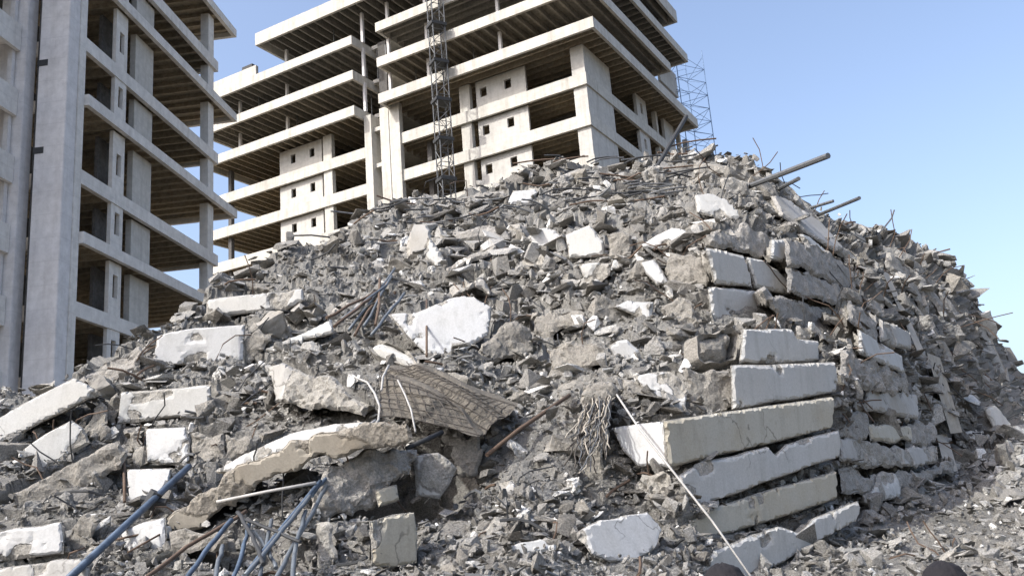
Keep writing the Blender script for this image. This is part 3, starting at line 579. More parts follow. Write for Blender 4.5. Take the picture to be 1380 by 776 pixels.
P('broken_slab', 'pale flat stone in the rubble at lower right, above the right hand head', 'slab', [(1282,730),(1302,720),(1322,726),(1320,744),(1296,748),(1284,742)], mat='pale', rag=.08, bare=.3, proud=.15, el=35, thick=.3, round=1)
P('facade_panel', 'tall grey leaning sheet of wall on the far right slope near the skyline', 'panel', [(1320,438),(1332,440),(1360,500),(1364,522),(1350,512),(1330,470)], mat='grey', rag=.05, rawness=.4, proud=.4, az=40, el=15, thick=.3)
P('broken_slab', 'tilted slab just below the skyline right of the short pole', 'slab', [(1166,318),(1200,326),(1236,344),(1228,354),(1190,342),(1164,330)], mat='grey', rag=.08, rawness=.5, proud=.3, az=30, el=25, thick=.5)
P('broken_slab', 'small white slab edge on the skyline right of the short pole', 'slab', [(1142,299),(1160,301),(1178,309),(1172,315),(1146,309)], mat='white', rag=.08, bare=.25, proud=.2, az=20, el=15, thick=.5)

LAYERS = [((1078,446),(1108,450),(1150,464)),((1132,500),(1150,505),(1172,514)),((1130,538),(1150,543),(1172,548)),((1112,424),(1140,434),(1164,450)),((1140,392),(1168,402),(1196,420)),((1098,314),(1160,350),(1212,400)),((1108,340),(1168,382),(1228,438)),((1228,440),(1250,455),(1266,474)),((1230,472),(1252,486),(1272,500)),((1230,500),(1256,512),(1276,524)),((1238,530),(1260,538),(1280,550)),
 ((1036,236),(1070,262),(1104,300)),((1150,318),(1200,352),(1256,418)),((1190,340),(1232,366),(1276,420)),((1228,350),(1268,388),(1296,430)),((1214,392),(1256,436),(1290,490)),((1286,404),(1306,440),(1326,480)),((1286,440),(1312,480),(1340,520)),
 ((940,226),(980,230),(1020,246)),((1000,268),(1030,276),(1060,292)),((1280,500),(1304,520),(1326,544)),((1284,540),(1304,556),(1322,570)),((1200,600),(1240,606),(1284,604)),((1290,460),(1310,490),(1330,520))]
for i_, (a_, b_, c_) in enumerate(LAYERS):
    r_ = random.Random(i_+50); t_ = r_.uniform(6, 9); cut = r_.uniform(.35, .65)
    cv = [np.array(a_)*(1-u)**2+2*np.array((2*b_[0]-.5*a_[0]-.5*c_[0], 2*b_[1]-.5*a_[1]-.5*c_[1]))*u*(1-u)+np.array(c_)*u*u for u in np.linspace(0, 1, 9)]
    for lo_, hi_ in ((0, 4), (4, 8)):
        seg = cv[lo_:hi_+1]; seg = [seg[0]+np.array((2.0*(lo_ > 0), 0)), *seg[1:]]
        P('crushed_layer', 'dark thin layer of crushed floor in the strata wrapping the right flank', 'slab layer', [(float(q[0]), float(q[1])-t_) for q in seg]+[(float(q[0]), float(q[1])+t_*r_.uniform(.7, 1)) for q in seg[::-1]],
          mat=('raw', 'grey', 'brown')[r_.randrange(3)], rag=.07, rawness=r_.uniform(.45, .95), thick=1.0, proud=r_.uniform(.1, .45), el=r_.uniform(0, 14), group='layers of crushed floor in the right flank')
# ------------------------------------------------------------------ heap surface
PX = np.arange(-160, 1541, 3.6); NT = 250; NB = 16
topy = np.interp(PX, TX, TY)
T = np.linspace(0, 1, NT)
GX = np.repeat(PX[:, None], NT, 1); GY = 930+(topy[:, None]-930)*T[None]
GD = D(GX, GY).reshape(GX.shape)
G = at(GX, GY, GD)                                     # (nx, NT, 3)
# far side of the heap: away and down from the crest
hd = G[:, -1, :2]/np.linalg.norm(G[:, -1, :2], axis=1)[:, None]
back = []
for j in range(1, NB+1):
    s = (j/NB)**1.4*16; p = G[:, -1].copy(); p[:, :2] += hd*s
    zt = G[:, -1, 2]; p[:, 2] = np.maximum(zt*(1-(j/NB)**1.5)-.3*(j == NB), -.3); back.append(p)
G = np.concatenate([G, np.stack(back, 1)], 1)
nx, ny = G.shape[:2]
du = np.gradient(G, axis=0); dv = np.gradient(G, axis=1); N = np.cross(du, dv); N /= np.linalg.norm(N, axis=2)[..., None]+1e-9
N = np.where((N[..., 1] > .2)[..., None] & (np.arange(ny) < NT)[None, :, None], -N, N)
V = G.reshape(-1, 3).copy(); Nn = N.reshape(-1, 3)
gx = np.concatenate([GX, np.repeat(PX[:, None], NB, 1)], 1).ravel(); gy = np.concatenate([GY, np.repeat(topy[:, None], NB, 1)-2], 1).ravel()
dist = V[:, 1]
# debris field at the lower right is flatter and finer
field = np.clip((gx-1080)/60, 0, 1)*np.clip((gy-np.interp(gx, [1100, 1160, 1290, 1380, 1540], [760, 700, 640, 570, 590]))/14, 0, 1)
ns = dist/16.0
_, _, c1 = voro(np.stack([V[:, 0]/.75, V[:, 1]/.75, V[:, 2]/.30+fbm(V*.8, 3, 5)*1.2], 1), 3)
f1, f2, c2 = voro(np.stack([V[:, 0]/.30, V[:, 1]/.30, V[:, 2]/.15], 1), 8)
disp = (c1-.5)*.22*(1-field*.75)+(c2-.5)*.07+fbm(V*1.1, 4, 2)*.25*(1-field*.6)+fbm(V*6, 3, 4)*.05
amp = np.interp(dist, [8, 12, 18, 30, 50], [.35, .6, 1.0, 1.5, 2.0]); disp *= amp
cover = np.zeros(len(V), bool)
for _, _, _, poly, k in PIECES:
    cover |= inpoly(gx, gy, poly)
disp = np.where(cover, np.minimum(disp, 0)-.08, disp)
# dusty hollow under the mesh and the big slab
hol = np.exp(-(((gx-545)/75)**2+((gy-640)/45)**2))*1.0+np.exp(-(((gx-360)/70)**2+((gy-740)/30)**2))*.9+np.exp(-(((gx-600)/40)**2+((gy-610)/22)**2))*.6
disp -= hol
V += Nn*disp[:, None]
V[:, 2] = np.where((gy >= 925), -.3, V[:, 2])
V[:, 2] = np.maximum(V[:, 2], -.35)
# the heap runs out to the ground on both sides of the view
VG = V.reshape(nx, ny, 3); sideL, sideR = [], []
for j in range(1, 31):
    for lst, col, sg in ((sideL, VG[0], -1), (sideR, VG[-1], 1)):
        q = col.copy(); s_ = j/30; q[:, 0] += sg*s_*(6+.35*q[:, 1]); q[:, 2] = q[:, 2]*(1-s_)**1.3*(1+.0*s_)-.35*s_
        n_ = fbm(q*1.1, 4, 2)*.3*(1-s_)+fbm(q*4, 3, 6)*.08; q[:, 2] += n_; lst.append(q)
VV_ = np.concatenate([np.stack(sideL[::-1]), VG, np.stack(sideR)]); nxx = len(VV_)
idx = np.arange(nxx*ny).reshape(nxx, ny)
Fc = np.stack([idx[:-1, :-1].ravel(), idx[1:, :-1].ravel(), idx[1:, 1:].ravel(), idx[:-1, 1:].ravel()], 1)
heap = link('rubble_heap', npmesh('rubble_heap', VV_.reshape(-1, 3), Fc, False, {'tint': np.clip(.42+.38*fbm(VV_.reshape(-1, 3)*.55, 3, 7), 0, .85)}), M['heap'])
tag(heap, 'dusty grey heap of collapsed concrete filling the whole lower photo', 'rubble', kind='stuff')
VG = V.reshape(nx, ny, 3)

# ------------------------------------------------------------------ hand-laid pieces
PLANES = {'low': (900, 610, 11.9, 42), 'mid': (1000, 540, 13.7, 42), 'top': (960, 400, 16.4, 42), 'mid2': (1000, 460, 14.7, 42), 'ftop2': (1058, 420, 16.9, 52), 'flow': (1136, 600, 15.7, 52), 'fmid': (1140, 460, 16.6, 54), 'ftop': (1066, 360, 17.5, 52)}
def make_piece(name, label, cat, poly, mat='grey', az=None, el=8, thick=.9, rag=.05, bare=.05, rawness=0, proud=.3, rough=1.0, round=0, seed=None, pl=None, group=None):
    seed = len(bpy.data.objects) if seed is None else seed
    poly = np.array(poly, float); cx, cy = poly.mean(0)
    d = D(poly[:, 0], poly[:, 1]); W3 = at(poly[:, 0], poly[:, 1], d)
    if az is None:   # follow the heap's own facing, horizontally
        A = np.c_[W3[:, 0]-W3[:, 0].mean(), W3[:, 2]-W3[:, 2].mean(), np.ones(len(W3))]
        g = np.linalg.lstsq(A.T@A+np.eye(3)*.02, A.T@(W3[:, 1]-W3[:, 1].mean()), rcond=None)[0]
        az = math.degrees(math.atan(np.clip(g[0], -.8, .9)))
    if az == 62 and pl is None: pl = 'flow' if np.mean([q_[1] for q_ in poly]) > 515 else ('fmid' if np.mean([q_[1] for q_ in poly]) > 405 else 'ftop')
    plane = PLANES.get(pl)
    if pl in ('flow', 'fmid', 'ftop'): m_ = poly.mean(0); poly = m_+(poly-m_)*np.array([1.05, 1.2])
    if plane: az = plane[3]
    a, e = R(az), R(el); n = np.array([math.sin(a)*math.cos(e), -math.cos(a)*math.cos(e), math.sin(e)])
    rays = ray(poly[:, 0], poly[:, 1]); c0 = at(cx, cy, D(cx, cy)[0]).reshape(3)
    # plane n.(p-c)=0 ; slide towards the camera until it clears the heap at most corners
    off = np.array([(W3[i]-c0)@n for i in range(len(W3))])
    lift = np.clip(np.percentile(off, 75), -.2, 1.2)+proud*min(1.6, c0[1]/14)*.6
    c = c0+n*lift
    if plane: c = at(plane[0], plane[1], plane[2]).reshape(3)+n*proud*.25
    t = ((c-O3)@n)/(rays@n); p3 = O3+rays*t[:, None]
    S_ = float(np.mean(p3[:, 1]))/13.0
    ux = np.cross([0, 0, 1.0], n); ux /= np.linalg.norm(ux); uy = np.cross(n, ux); o = p3.mean(0)
    q = np.stack([(p3-o)@ux, (p3-o)@uy], 1)
    area = .5*np.sum(q[:, 0]*np.roll(q[:, 1], -1)-np.roll(q[:, 0], -1)*q[:, 1])
    if area < 0: q = q[::-1]
    if round:
        for _ in range(2):
            q = np.stack([q*.75+np.roll(q, -1, 0)*.25, q*.25+np.roll(q, -1, 0)*.75], 1).reshape(-1, 2)
    h = .045*S_*max(1, math.sqrt(abs(area))/2.2/S_)
    B = []
    for i in range(len(q)):
        a_, b_ = q[i], q[(i+1) % len(q)]; m = max(1, int(np.linalg.norm(b_-a_)/h))
        for j in range(m): B.append(a_+(b_-a_)*j/m)
    B = np.array(B); nb = len(B)
    # ragged outline
    tn = np.roll(B, -1, 0)-np.roll(B, 1, 0); nn = np.stack([tn[:, 1], -tn[:, 0]], 1); nn /= np.linalg.norm(nn, axis=1)[:, None]+1e-9
    p = np.c_[B/S_, np.full(nb, seed*3.7)]
    j = (fbm(p*3.2, 4, seed)*1.5 if rawness > .5 else fbm(p*1.6, 2, seed)*1.2)-.1+np.minimum(0, vnoise(p*2.1, seed+5)+.25)*1.6
    B = B+nn*(j*rag*min(S_, 1.5)*(1.4 if rawness > .5 else .8))[:, None]
    mn, mx = B.min(0), B.max(0); gxx, gyy = np.meshgrid(np.arange(mn[0]+h/2, mx[0], h), np.arange(mn[1]+h/2, mx[1], h))
    I = np.stack([gxx.ravel(), gyy.ravel()], 1)+rng.uniform(-.25, .25, (gxx.size, 2))*h
    I = I[inpoly(I[:, 0], I[:, 1], B)]
    dd = np.min(np.linalg.norm(I[:, None]-B[None], axis=2), axis=1) if len(I) else np.zeros(0); I = I[dd > h*.5]; dd = dd[dd > h*.5]
    allp = np.concatenate([B, I]); 
    vv, ee, ff, ov, _, _ = delaunay_2d_cdt([Vector(x) for x in allp], [(i, (i+1) % nb) for i in range(nb)], [], 1, 1e-5)
    P2 = np.array([tuple(x) for x in vv]); nv = len(P2)
    bl = np.array([any(o_ < nb for o_ in x) if len(x) else True for x in ov])
    db = np.array([np.min(np.linalg.norm(B-x, axis=1)) for x in P2]); db[bl] = 0
    pp = np.c_[P2/S_, np.full(nv, seed*1.3)]
    chip = np.clip(1-db/(.035*S_*(1+vnoise(pp*4, seed))), 0, 1)
    bv = np.clip((fbm(pp*2.2, 4, seed+2)*.9+.5-(.80-bare*1.4))*6, 0, 1)
    if rawness > 0: bv = np.clip(bv+np.clip((vnoise(pp*.9, seed+7)*.5+.5-(1-rawness)*1.0)*8, 0, 1)+(rawness > .75), 0, 1)
    if rawness == 0: bv = bv*np.clip(1.6-db/(.16*S_), 0, 1)
    br = np.clip(np.maximum(bv, chip*.55), 0, 1)
    _, _, cc = voro(np.c_[P2/S_*5, np.full(nv, seed)], seed); rr = (fbm(pp*5, 4, seed+3)*.07+(cc-.5)*.035)*rough*min(S_, 1.25)
    zf = -chip**2*.028*S_*(1+rough*.5)+bv*(rr-.035*S_)+vnoise(pp*.8, seed)*.012*S_
    if round: zf = zf-np.clip(1-db/(.30*S_), 0, 1)**2*.22*S_
    F3 = o+P2[:, :1]*ux+P2[:, 1:]*uy+zf[:, None]*n
    TH = thick*min(1.8, S_)
    verts = [F3]; faces = [tuple(f) for f in ff]; bare_a = [br]
    base = nv; bi = {}
    order = [None]*nb
    for i, x in enumerate(ov):
        for o_ in x:
            if o_ < nb: order[o_] = i
    ring = [r for k2, r in enumerate(order) if r is not None and (k2 == 0 or r != order[k2-1])]
    prev = ring; L = max(3, int(TH/(h*2))); rp = F3[ring]; r2d = P2[ring]; cen = r2d.mean(0)
    tn = np.roll(r2d, -1, 0)-np.roll(r2d, 1, 0); on = np.stack([tn[:, 1], -tn[:, 0]], 1); on /= np.linalg.norm(on, axis=1)[:, None]+1e-9
    cnt = nv
    hz_ = (o-O3); hz_ /= np.linalg.norm(hz_); back_dir = .75*hz_-.25*n; back_dir /= np.linalg.norm(back_dir)
    for l in range(1, L+1):
        s = l/L; w = np.c_[r2d/S_*3, np.full(len(ring), l*.5+seed)]
        lat = (fbm(w, 3, seed+l)*.10-.05)*S_*min(1, l*.5)*(1+rough*.4)
        if l == L: lat = lat-.08*S_
        q3 = o+(r2d[:, :1]+on[:, :1]*lat[:, None])*ux+(r2d[:, 1:]+on[:, 1:]*lat[:, None])*uy+back_dir*(TH*s)
        verts.append(q3); bare_a.append(np.full(len(ring), .5 if (rawness == 0 and l < 3) else 1.0))
        cur = list(range(cnt, cnt+len(ring))); cnt += len(ring)
        for i in range(len(ring)):
            k2 = (i+1) % len(ring); faces.append((prev[i], cur[i], cur[k2], prev[k2]))
        prev = cur
    faces.append(tuple(prev[::-1]))
    VV = np.concatenate(verts)
    org = VV.mean(0); me = npmesh(name, VV-org, faces, False, {'bare': np.concatenate(bare_a)})
    bm = bmesh.new(); bm.from_mesh(me); bmesh.ops.recalc_face_normals(bm, faces=bm.faces); bm.to_mesh(me); bm.free()
    ob = link(name, me, M[mat], None, tuple(org)); tag(ob, label, cat, group)
    if (rawness >= .45 or bare > .1) and mat != 'white' and not name.startswith('torn'):
        r_ = random.Random(seed*7+1)
        for _ in range(r_.randint(2, 5)):
            i_ = r_.randrange(len(ring)); s0 = rp[i_]+back_dir*TH*r_.uniform(.08, .5); dd_ = on[i_, 0]*ux+on[i_, 1]*uy
            ln = r_.uniform(.25, .8)*S_; pts = [s0-dd_*.15*S_]; dv_ = dd_+n*r_.uniform(-.1, .6)
            for q_ in range(4): dv_ = dv_+np.array([r_.gauss(0, .25), r_.gauss(0, .2), r_.gauss(-.14, .22)]); pts.append(pts[-1]+dv_/np.linalg.norm(dv_)*ln/3.2)
            rbm = MB().tube([Vector(q_-org) for q_ in pts], .007+.004*S_, 5).build('reinforcing_bar', M['rust' if r_.random() < .6 else 'dark'], ob)
    return ob
for nm, lb, ct, poly, k in PIECES: make_piece(nm, lb, ct, poly, **k)

# ------------------------------------------------------------------ loose stones and plates
def hull_proto(n, dims, sub=0, rough_=.06, seed=0):
    r = random.Random(seed); bm = bmesh.new()
    for _ in range(n):
        v = Vector((r.uniform(-1, 1), r.uniform(-1, 1), r.uniform(-1, 1))); m = max(abs(v.x), abs(v.y), abs(v.z)); v = v/m*(r.uniform(.8, 1))
        bm.verts.new((v.x*dims[0]/2, v.y*dims[1]/2, v.z*dims[2]/2))
    res = bmesh.ops.convex_hull(bm, input=bm.verts)
    bmesh.ops.delete(bm, geom=list({g for g in res['geom_interior']+res['geom_unused'] if isinstance(g, bmesh.types.BMVert) and g.is_valid}), context='VERTS')
    bmesh.ops.dissolve_limit(bm, angle_limit=R(18), verts=bm.verts, edges=bm.edges)
    bmesh.ops.triangulate(bm, faces=bm.faces)
    for _ in range(sub):
        L = [e for e in bm.edges if e.calc_length() > .10]
        if L: bmesh.ops.subdivide_edges(bm, edges=L, cuts=1); bmesh.ops.triangulate(bm, faces=bm.faces)
    if sub:
        co = np.array([v.co[:] for v in bm.verts]); f = fbm(co*4+seed, 4, seed)*rough_*1.8+np.minimum(0, fbm(co*9, 3, seed+4))*rough_*2
        bm.normal_update()
        for v, d in zip(bm.verts, f): v.co += v.normal*float(d)*min(1, dims[2]*1.6)
    me = bpy.data.meshes.new('stone'); bm.to_mesh(me); bm.free(); return me
def arrays(me):
    v = np.empty(len(me.vertices)*3); me.vertices.foreach_get('co', v); f = np.array([p.vertices[:] for p in me.polygons]); return v.reshape(-1, 3), f
low = [arrays(hull_proto(12, (1, random.uniform(.6, 1), random.uniform(.35, .8)), seed=100+i)) for i in range(8)]+[arrays(hull_proto(10, (1, random.uniform(.5, .9), random.uniform(.12, .22)), seed=130+i)) for i in range(6)]
flat_ok = (gy < 920)
cnt_top = nx*ny
vis = (np.arange(ny) < NT)[None, :].repeat(nx, 0).ravel() & flat_ok
# uniform in the picture: weight by row spacing
wgt = np.repeat((930-topy)[:, None], ny, 1).ravel()*vis*np.where(cover, .05, 1.0); wgt /= wgt.sum()
NS = 42000
pick = rng.choice(len(V), NS, p=wgt)
spx = np.exp(rng.normal(math.log(5.3), .62, NS)); lf = vnoise(np.c_[gx[pick]/85, gy[pick]/48, np.zeros(NS)], 31); spx = np.clip(spx*np.exp(lf*.55), 2.0, 30)
spx = np.where(cover[pick], np.minimum(spx, 4), spx)
# dusty gully in the lower middle holds finer stuff
gul = np.exp(-(((gx[pick]-720)/90)**2+((gy[pick]-630)/55)**2)); spx = spx*(1-gul*.55)
size = spx*V[pick, 1]/F*1.15
def eul(a, b, c):
    ca, sa, cb, sb, cc_, sc_ = np.cos(a), np.sin(a), np.cos(b), np.sin(b), np.cos(c), np.sin(c)
    Rz = np.zeros((len(a), 3, 3)); Rz[:, 0, 0] = ca; Rz[:, 0, 1] = -sa; Rz[:, 1, 0] = sa; Rz[:, 1, 1] = ca; Rz[:, 2, 2] = 1
    Ry = np.zeros_like(Rz); Ry[:, 0, 0] = cb; Ry[:, 0, 2] = sb; Ry[:, 2, 0] = -sb; Ry[:, 2, 2] = cb; Ry[:, 1, 1] = 1
    Rx = np.zeros_like(Rz); Rx[:, 1, 1] = cc_; Rx[:, 1, 2] = -sc_; Rx[:, 2, 1] = sc_; Rx[:, 2, 2] = cc_; Rx[:, 0, 0] = 1
    return Rz@Ry@Rx
VS, FS, TS = [], [], []; c = 0; kind = rng.integers(0, len(low), NS)
for k, (lv, lf) in enumerate(low):
    s = np.where(kind == k)[0]; tilt = .33 if k >= 8 else 3.0
    Rm = eul(rng.uniform(0, 6.28, len(s)), rng.normal(0, tilt, len(s)), rng.normal(0, tilt, len(s)))
    p = np.einsum('nij,vj->nvi', Rm, lv)*(size[s]*(1.4 if k >= 8 else 1))[:, None, None]+(V[pick[s]]+Nn[pick[s]]*(size[s]*rng.uniform(-.05, .3, len(s)))[:, None]+rng.normal(0, .05, (len(s), 3)))[:, None]
    VS.append(p.reshape(-1, 3)); FS.append((lf[None]+(np.arange(len(s))*len(lv))[:, None, None]+c).reshape(-1, 3)); c += len(s)*len(lv)
    t = np.clip(rng.uniform(0, .75, len(s))+.25*vnoise(V[pick[s]]*.35, 9), 0, .9); t = np.where(rng.uniform(0, 1, len(s)) < .06, rng.uniform(.9, 1, len(s)), t); TS.append(np.repeat(t, len(lv)))
st = link('crushed_rubble', npmesh('crushed_rubble', np.concatenate(VS), np.concatenate(FS), False, {'tint': np.concatenate(TS)}), M['stone'])
tag(st, 'small grey stones and crushed concrete strewn over the whole heap', 'rubble', kind='stuff')

# big broken blocks one by one
rockP = [hull_proto(14, (1, random.uniform(.65, 1), random.uniform(.5, .85)), 3, .07, 200+i) for i in range(12)]
plateP = [hull_proto(13, (1, random.uniform(.5, .85), random.uniform(.14, .24)), 3, .05, 240+i) for i in range(12)]
for m in rockP+plateP: m.materials.append(M['chunk'])
def scatter(protos, n, name, label, cat, group, lo, hi, tilt, w, lift=.12, seed=1, sgl=None):
    r = np.random.default_rng(seed); ids = []; used = []
    ww = w/w.sum(); cand = r.choice(len(V), n*14, p=ww)
    for i in cand:
        s = r.uniform(lo, hi)
        if any((gx[i]-a)**2+(gy[i]-b)**2 < (.55*(s+cs))**2 for a, b, cs in used): continue
        used.append((gx[i], gy[i], s)); ids.append((i, s))
        if len(ids) >= n: break
    for k, (i, s) in enumerate(ids):
        sw = s*V[i, 1]/F
        me = protos[k % len(protos)]
        o = bpy.data.objects.new(name, me); COL.objects.link(o)
        o.location = tuple(V[i]+Nn[i]*sw*lift)
        if tilt > 1: o.rotation_euler = tuple(r.uniform(-3, 3, 3))
        else: o.rotation_euler = (float(r.normal(0, tilt)), float(r.normal(0, tilt)), float(r.uniform(0, 6.28)))
        o.scale = (sw, sw*float(r.uniform(.7, 1.1)), sw*float(r.uniform(.7, 1.1)))
        tag(o, label, cat, group)
free = wgt*(~cover)
near_piece = np.zeros(len(V), bool)
for _, _, _, poly, k in PIECES:
    pa = np.array(poly, float); cc_ = pa.mean(0); near_piece |= inpoly(gx, gy, cc_+(pa-cc_)*1.25)
openw = free*(~near_piece)
bigP = [hull_proto(11, (1, random.uniform(.6, .9), random.uniform(.4, .6)), 4, .035, 300+i) for i in range(10)]
for m in bigP: m.materials.append(M['brown'])
for m in bigP:
    a_ = m.attributes.new('bare', 'FLOAT', 'POINT'); n_ = len(m.vertices); co_ = np.empty(n_*3); m.vertices.foreach_get('co', co_)
    a_.data.foreach_set('value', np.clip(.75+vnoise(co_.reshape(-1, 3)*1.7, n_)*1.1, 0, 1).astype(np.float32))
scatter(bigP, 90, 'concrete_block', 'big blocky brown grey piece of broken frame half buried in the heap', 'concrete block', 'big broken blocks half buried in the heap', 38, 84, .45, openw*(1-field)*(gy > np.interp(gx, TX, TY)+22)*np.where((gx > 380) & (gx < 1000), 2.2, 1), lift=.02, seed=9)
scatter(rockP, 280, 'concrete_chunk', 'rough angular lump of broken concrete lying loose on the heap', 'concrete chunk', 'loose lumps of broken concrete over the heap', 15, 36, 3, openw*(1-field*.8), seed=5)
scatter(plateP, 285, 'slab_fragment', 'flat broken plate of grey concrete floor lying on the heap', 'slab fragment', 'flat broken plates of floor slab over the heap', 24, 62, .32, openw*(1-field)*np.where(gy < 520, 1, .4), seed=6)

# ------------------------------------------------------------------ bars, tubes and wires
def surf(x, y, off=.25): return at(x, y, D(x, y)[0]*1.0-off*D(x, y)[0]/14).reshape(3)
def bar(name, label, cat, p, rpx, mat, off=.35, group=None, wob=0, seed=0, n=6, offs=None, parts=None):
    """p: pixel points of the photograph; radius in metres"""
    pts = [surf(x, y, (offs[i] if offs else off)) for i, (x, y) in enumerate(p)]
    if wob:
        r = random.Random(seed); Q_ = []
        for i in range(len(pts)-1):
            for j in range(5):
                a = pts[i]+(pts[i+1]-pts[i])*j/5; Q_.append(a+np.array([r.gauss(0, wob) for _ in range(3)])*(j > 0))
        pts = Q_+[pts[-1]]
    org = Vector(pts[0]); m = MB().tube([Vector(q_)-org for q_ in pts], rpx, n)
    o = m.build(name, M[mat], None, org)
    for f in o.data.polygons: f.use_smooth = len(f.vertices) == 4
    tag(o, label, cat, group); return o
b = bar('scaffold_tube', 'thick blue scaffold tube with a coupler, leaning at the lower left', 'scaffold tube', [(70, 800), (255, 628)], .043, 'blue', offs=(1.0, .9))
pc = surf(206, 673, .98)-np.array(b.location)
cp = MB().tube([Vector(pc)-Vector((.14, .02, -.02)), Vector(pc)+Vector((.16, .02, -.05))], .05, 8).tube([Vector(pc)-Vector((.07, 0, .09)), Vector(pc)+Vector((.05, 0, .09))], .085, 10)
cp.build('coupler', M['dark'], b)
far = [(940, 278, 25.5), (1116, 210, 20.0)]
pp_ = [at(*q_).reshape(3) for q_ in far]; o = MB().tube([(0, 0, 0), tuple(pp_[1]-pp_[0])], .075, 8).build('steel_pole', M['steel'], None, tuple(pp_[0])); tag(o, 'longest steel pole, jutting up into the sky from the right of the crest', 'pole')
for a_, b_, r_, lb in [((1035, 262, 26), (1076, 241, 23), .06, 'short dark pole just under the longest steel pole'), ((1100, 291, 27), (1158, 267, 24), .055, 'thin pole sticking out over the right flank skyline'), ((1080, 284, 27), (1123, 271, 26), .05, 'short thin pole above the start of the thin skyline pole'),
                       ((868, 255, 26), (925, 157, 29), .07, 'black bar standing tilted in front of the cream building corner')]:
    p0 = at(*a_).reshape(3); p1 = at(*b_).reshape(3); o = MB().tube([(0, 0, 0), tuple(p1-p0)], r_, 8).build('steel_pole', M['dark' if a_[0] == 868 else 'steel'], None, tuple(p0)); tag(o, lb, 'pole')
bar('steel_rod', 'long thin pale rod slanting down across the left end of the longest tan beam', 'rod', [(820, 515), (862, 578), (903, 630), (960, 702), (1016, 782)], .015, 'wire', offs=(.9, 1.0, 1.25, 1.2, 1.6))
bar('steel_rod', 'dark rod slanting up to the right in the gully beside the wire mesh', 'rod', [(656, 613), (700, 578), (768, 532)], .03, 'rust', off=.6)
bar('steel_rod', 'short thick dark rod under the right corner of the wire mesh', 'rod', [(548, 604), (596, 582)], .035, 'dark', off=1.3)
bar('steel_rod', 'thin upright rod standing against the big bright white slab', 'rod', [(575, 480), (575, 404)], .02, 'rust', off=1.1)
bar('steel_rod', 'long dark rod along the underside of the curved slab, upper end at the mesh', 'rod', [(292, 676), (360, 662), (426, 650)], .02, 'wire', off=1.5)
bar('steel_rod', 'upright dark rod at the left side of the white slab behind the blue tube', 'rod', [(168, 676), (167, 618)], .02, 'rust', off=.6)
bar('steel_rod', 'thin rod across the white slab under the blue tube, upper one', 'rod', [(150, 728), (224, 712)], .014, 'rust', off=.75)
bar('steel_rod', 'thin rod across the white slab under the blue tube, lower one', 'rod', [(172, 744), (222, 716)], .012, 'rust', off=.75)
bar('steel_rod', 'dark rod along the slit of the upright white slab end', 'rod', [(195, 587), (250, 579)], .018, 'dark', off=.65)
tubes = [((180, 790), (332, 688), .028, 'rust'), ((245, 790), (312, 700), .035, 'blue'), ((318, 790), (432, 648), .032, 'blue'), ((330, 775), (418, 668), .03, 'tube'), ((366, 790), (440, 655), .034, 'tube'), ((345, 795), (366, 700), .028, 'tube'),
         ((310, 792), (336, 705), .03, 'blue'), ((355, 760), (320, 690), .03, 'dark'), ((372, 765), (340, 715), .028, 'tube'), ((392, 790), (412, 688), .03, 'tube'), ((290, 792), (300, 735), .03, 'tube'), ((405, 730), (330, 700), .022, 'dark'), ((420, 668), (442, 640), .03, 'blue')]
for i, (a_, b_, r_, mt) in enumerate(tubes):
    bar('scaffold_tube', 'bent grey or blue tube in the tangle under the curved slab', 'scaffold tube', [a_, ((a_[0]+b_[0])/2+(i*37 % 9)-4, (a_[1]+b_[1])/2+(i*23 % 7)-3), b_], r_*.78, mt, off=1.1+.12*(i % 4), group='tangle of tubes under the curved slab', wob=.005, seed=i)
# pale curling wires by the mesh
bar('loose_wire', 'pale wire curling in a hook at the left edge of the wire mesh', 'wire', [(478, 508), (495, 515), (505, 530), (512, 548), (510, 566), (500, 578), (497, 572), (506, 566)], .018, 'wire', off=1.45, n=5)
bar('loose_wire', 'pale wire hanging down over the face of the wire mesh', 'wire', [(536, 512), (546, 532), (554, 552), (560, 582)], .013, 'wire', off=1.75, n=5)
bar('loose_wire', 'pale forked wire above the hook shaped one, under the humped block', 'wire', [(514, 526), (516, 508), (524, 492)], .018, 'wire', off=1.5, n=5)
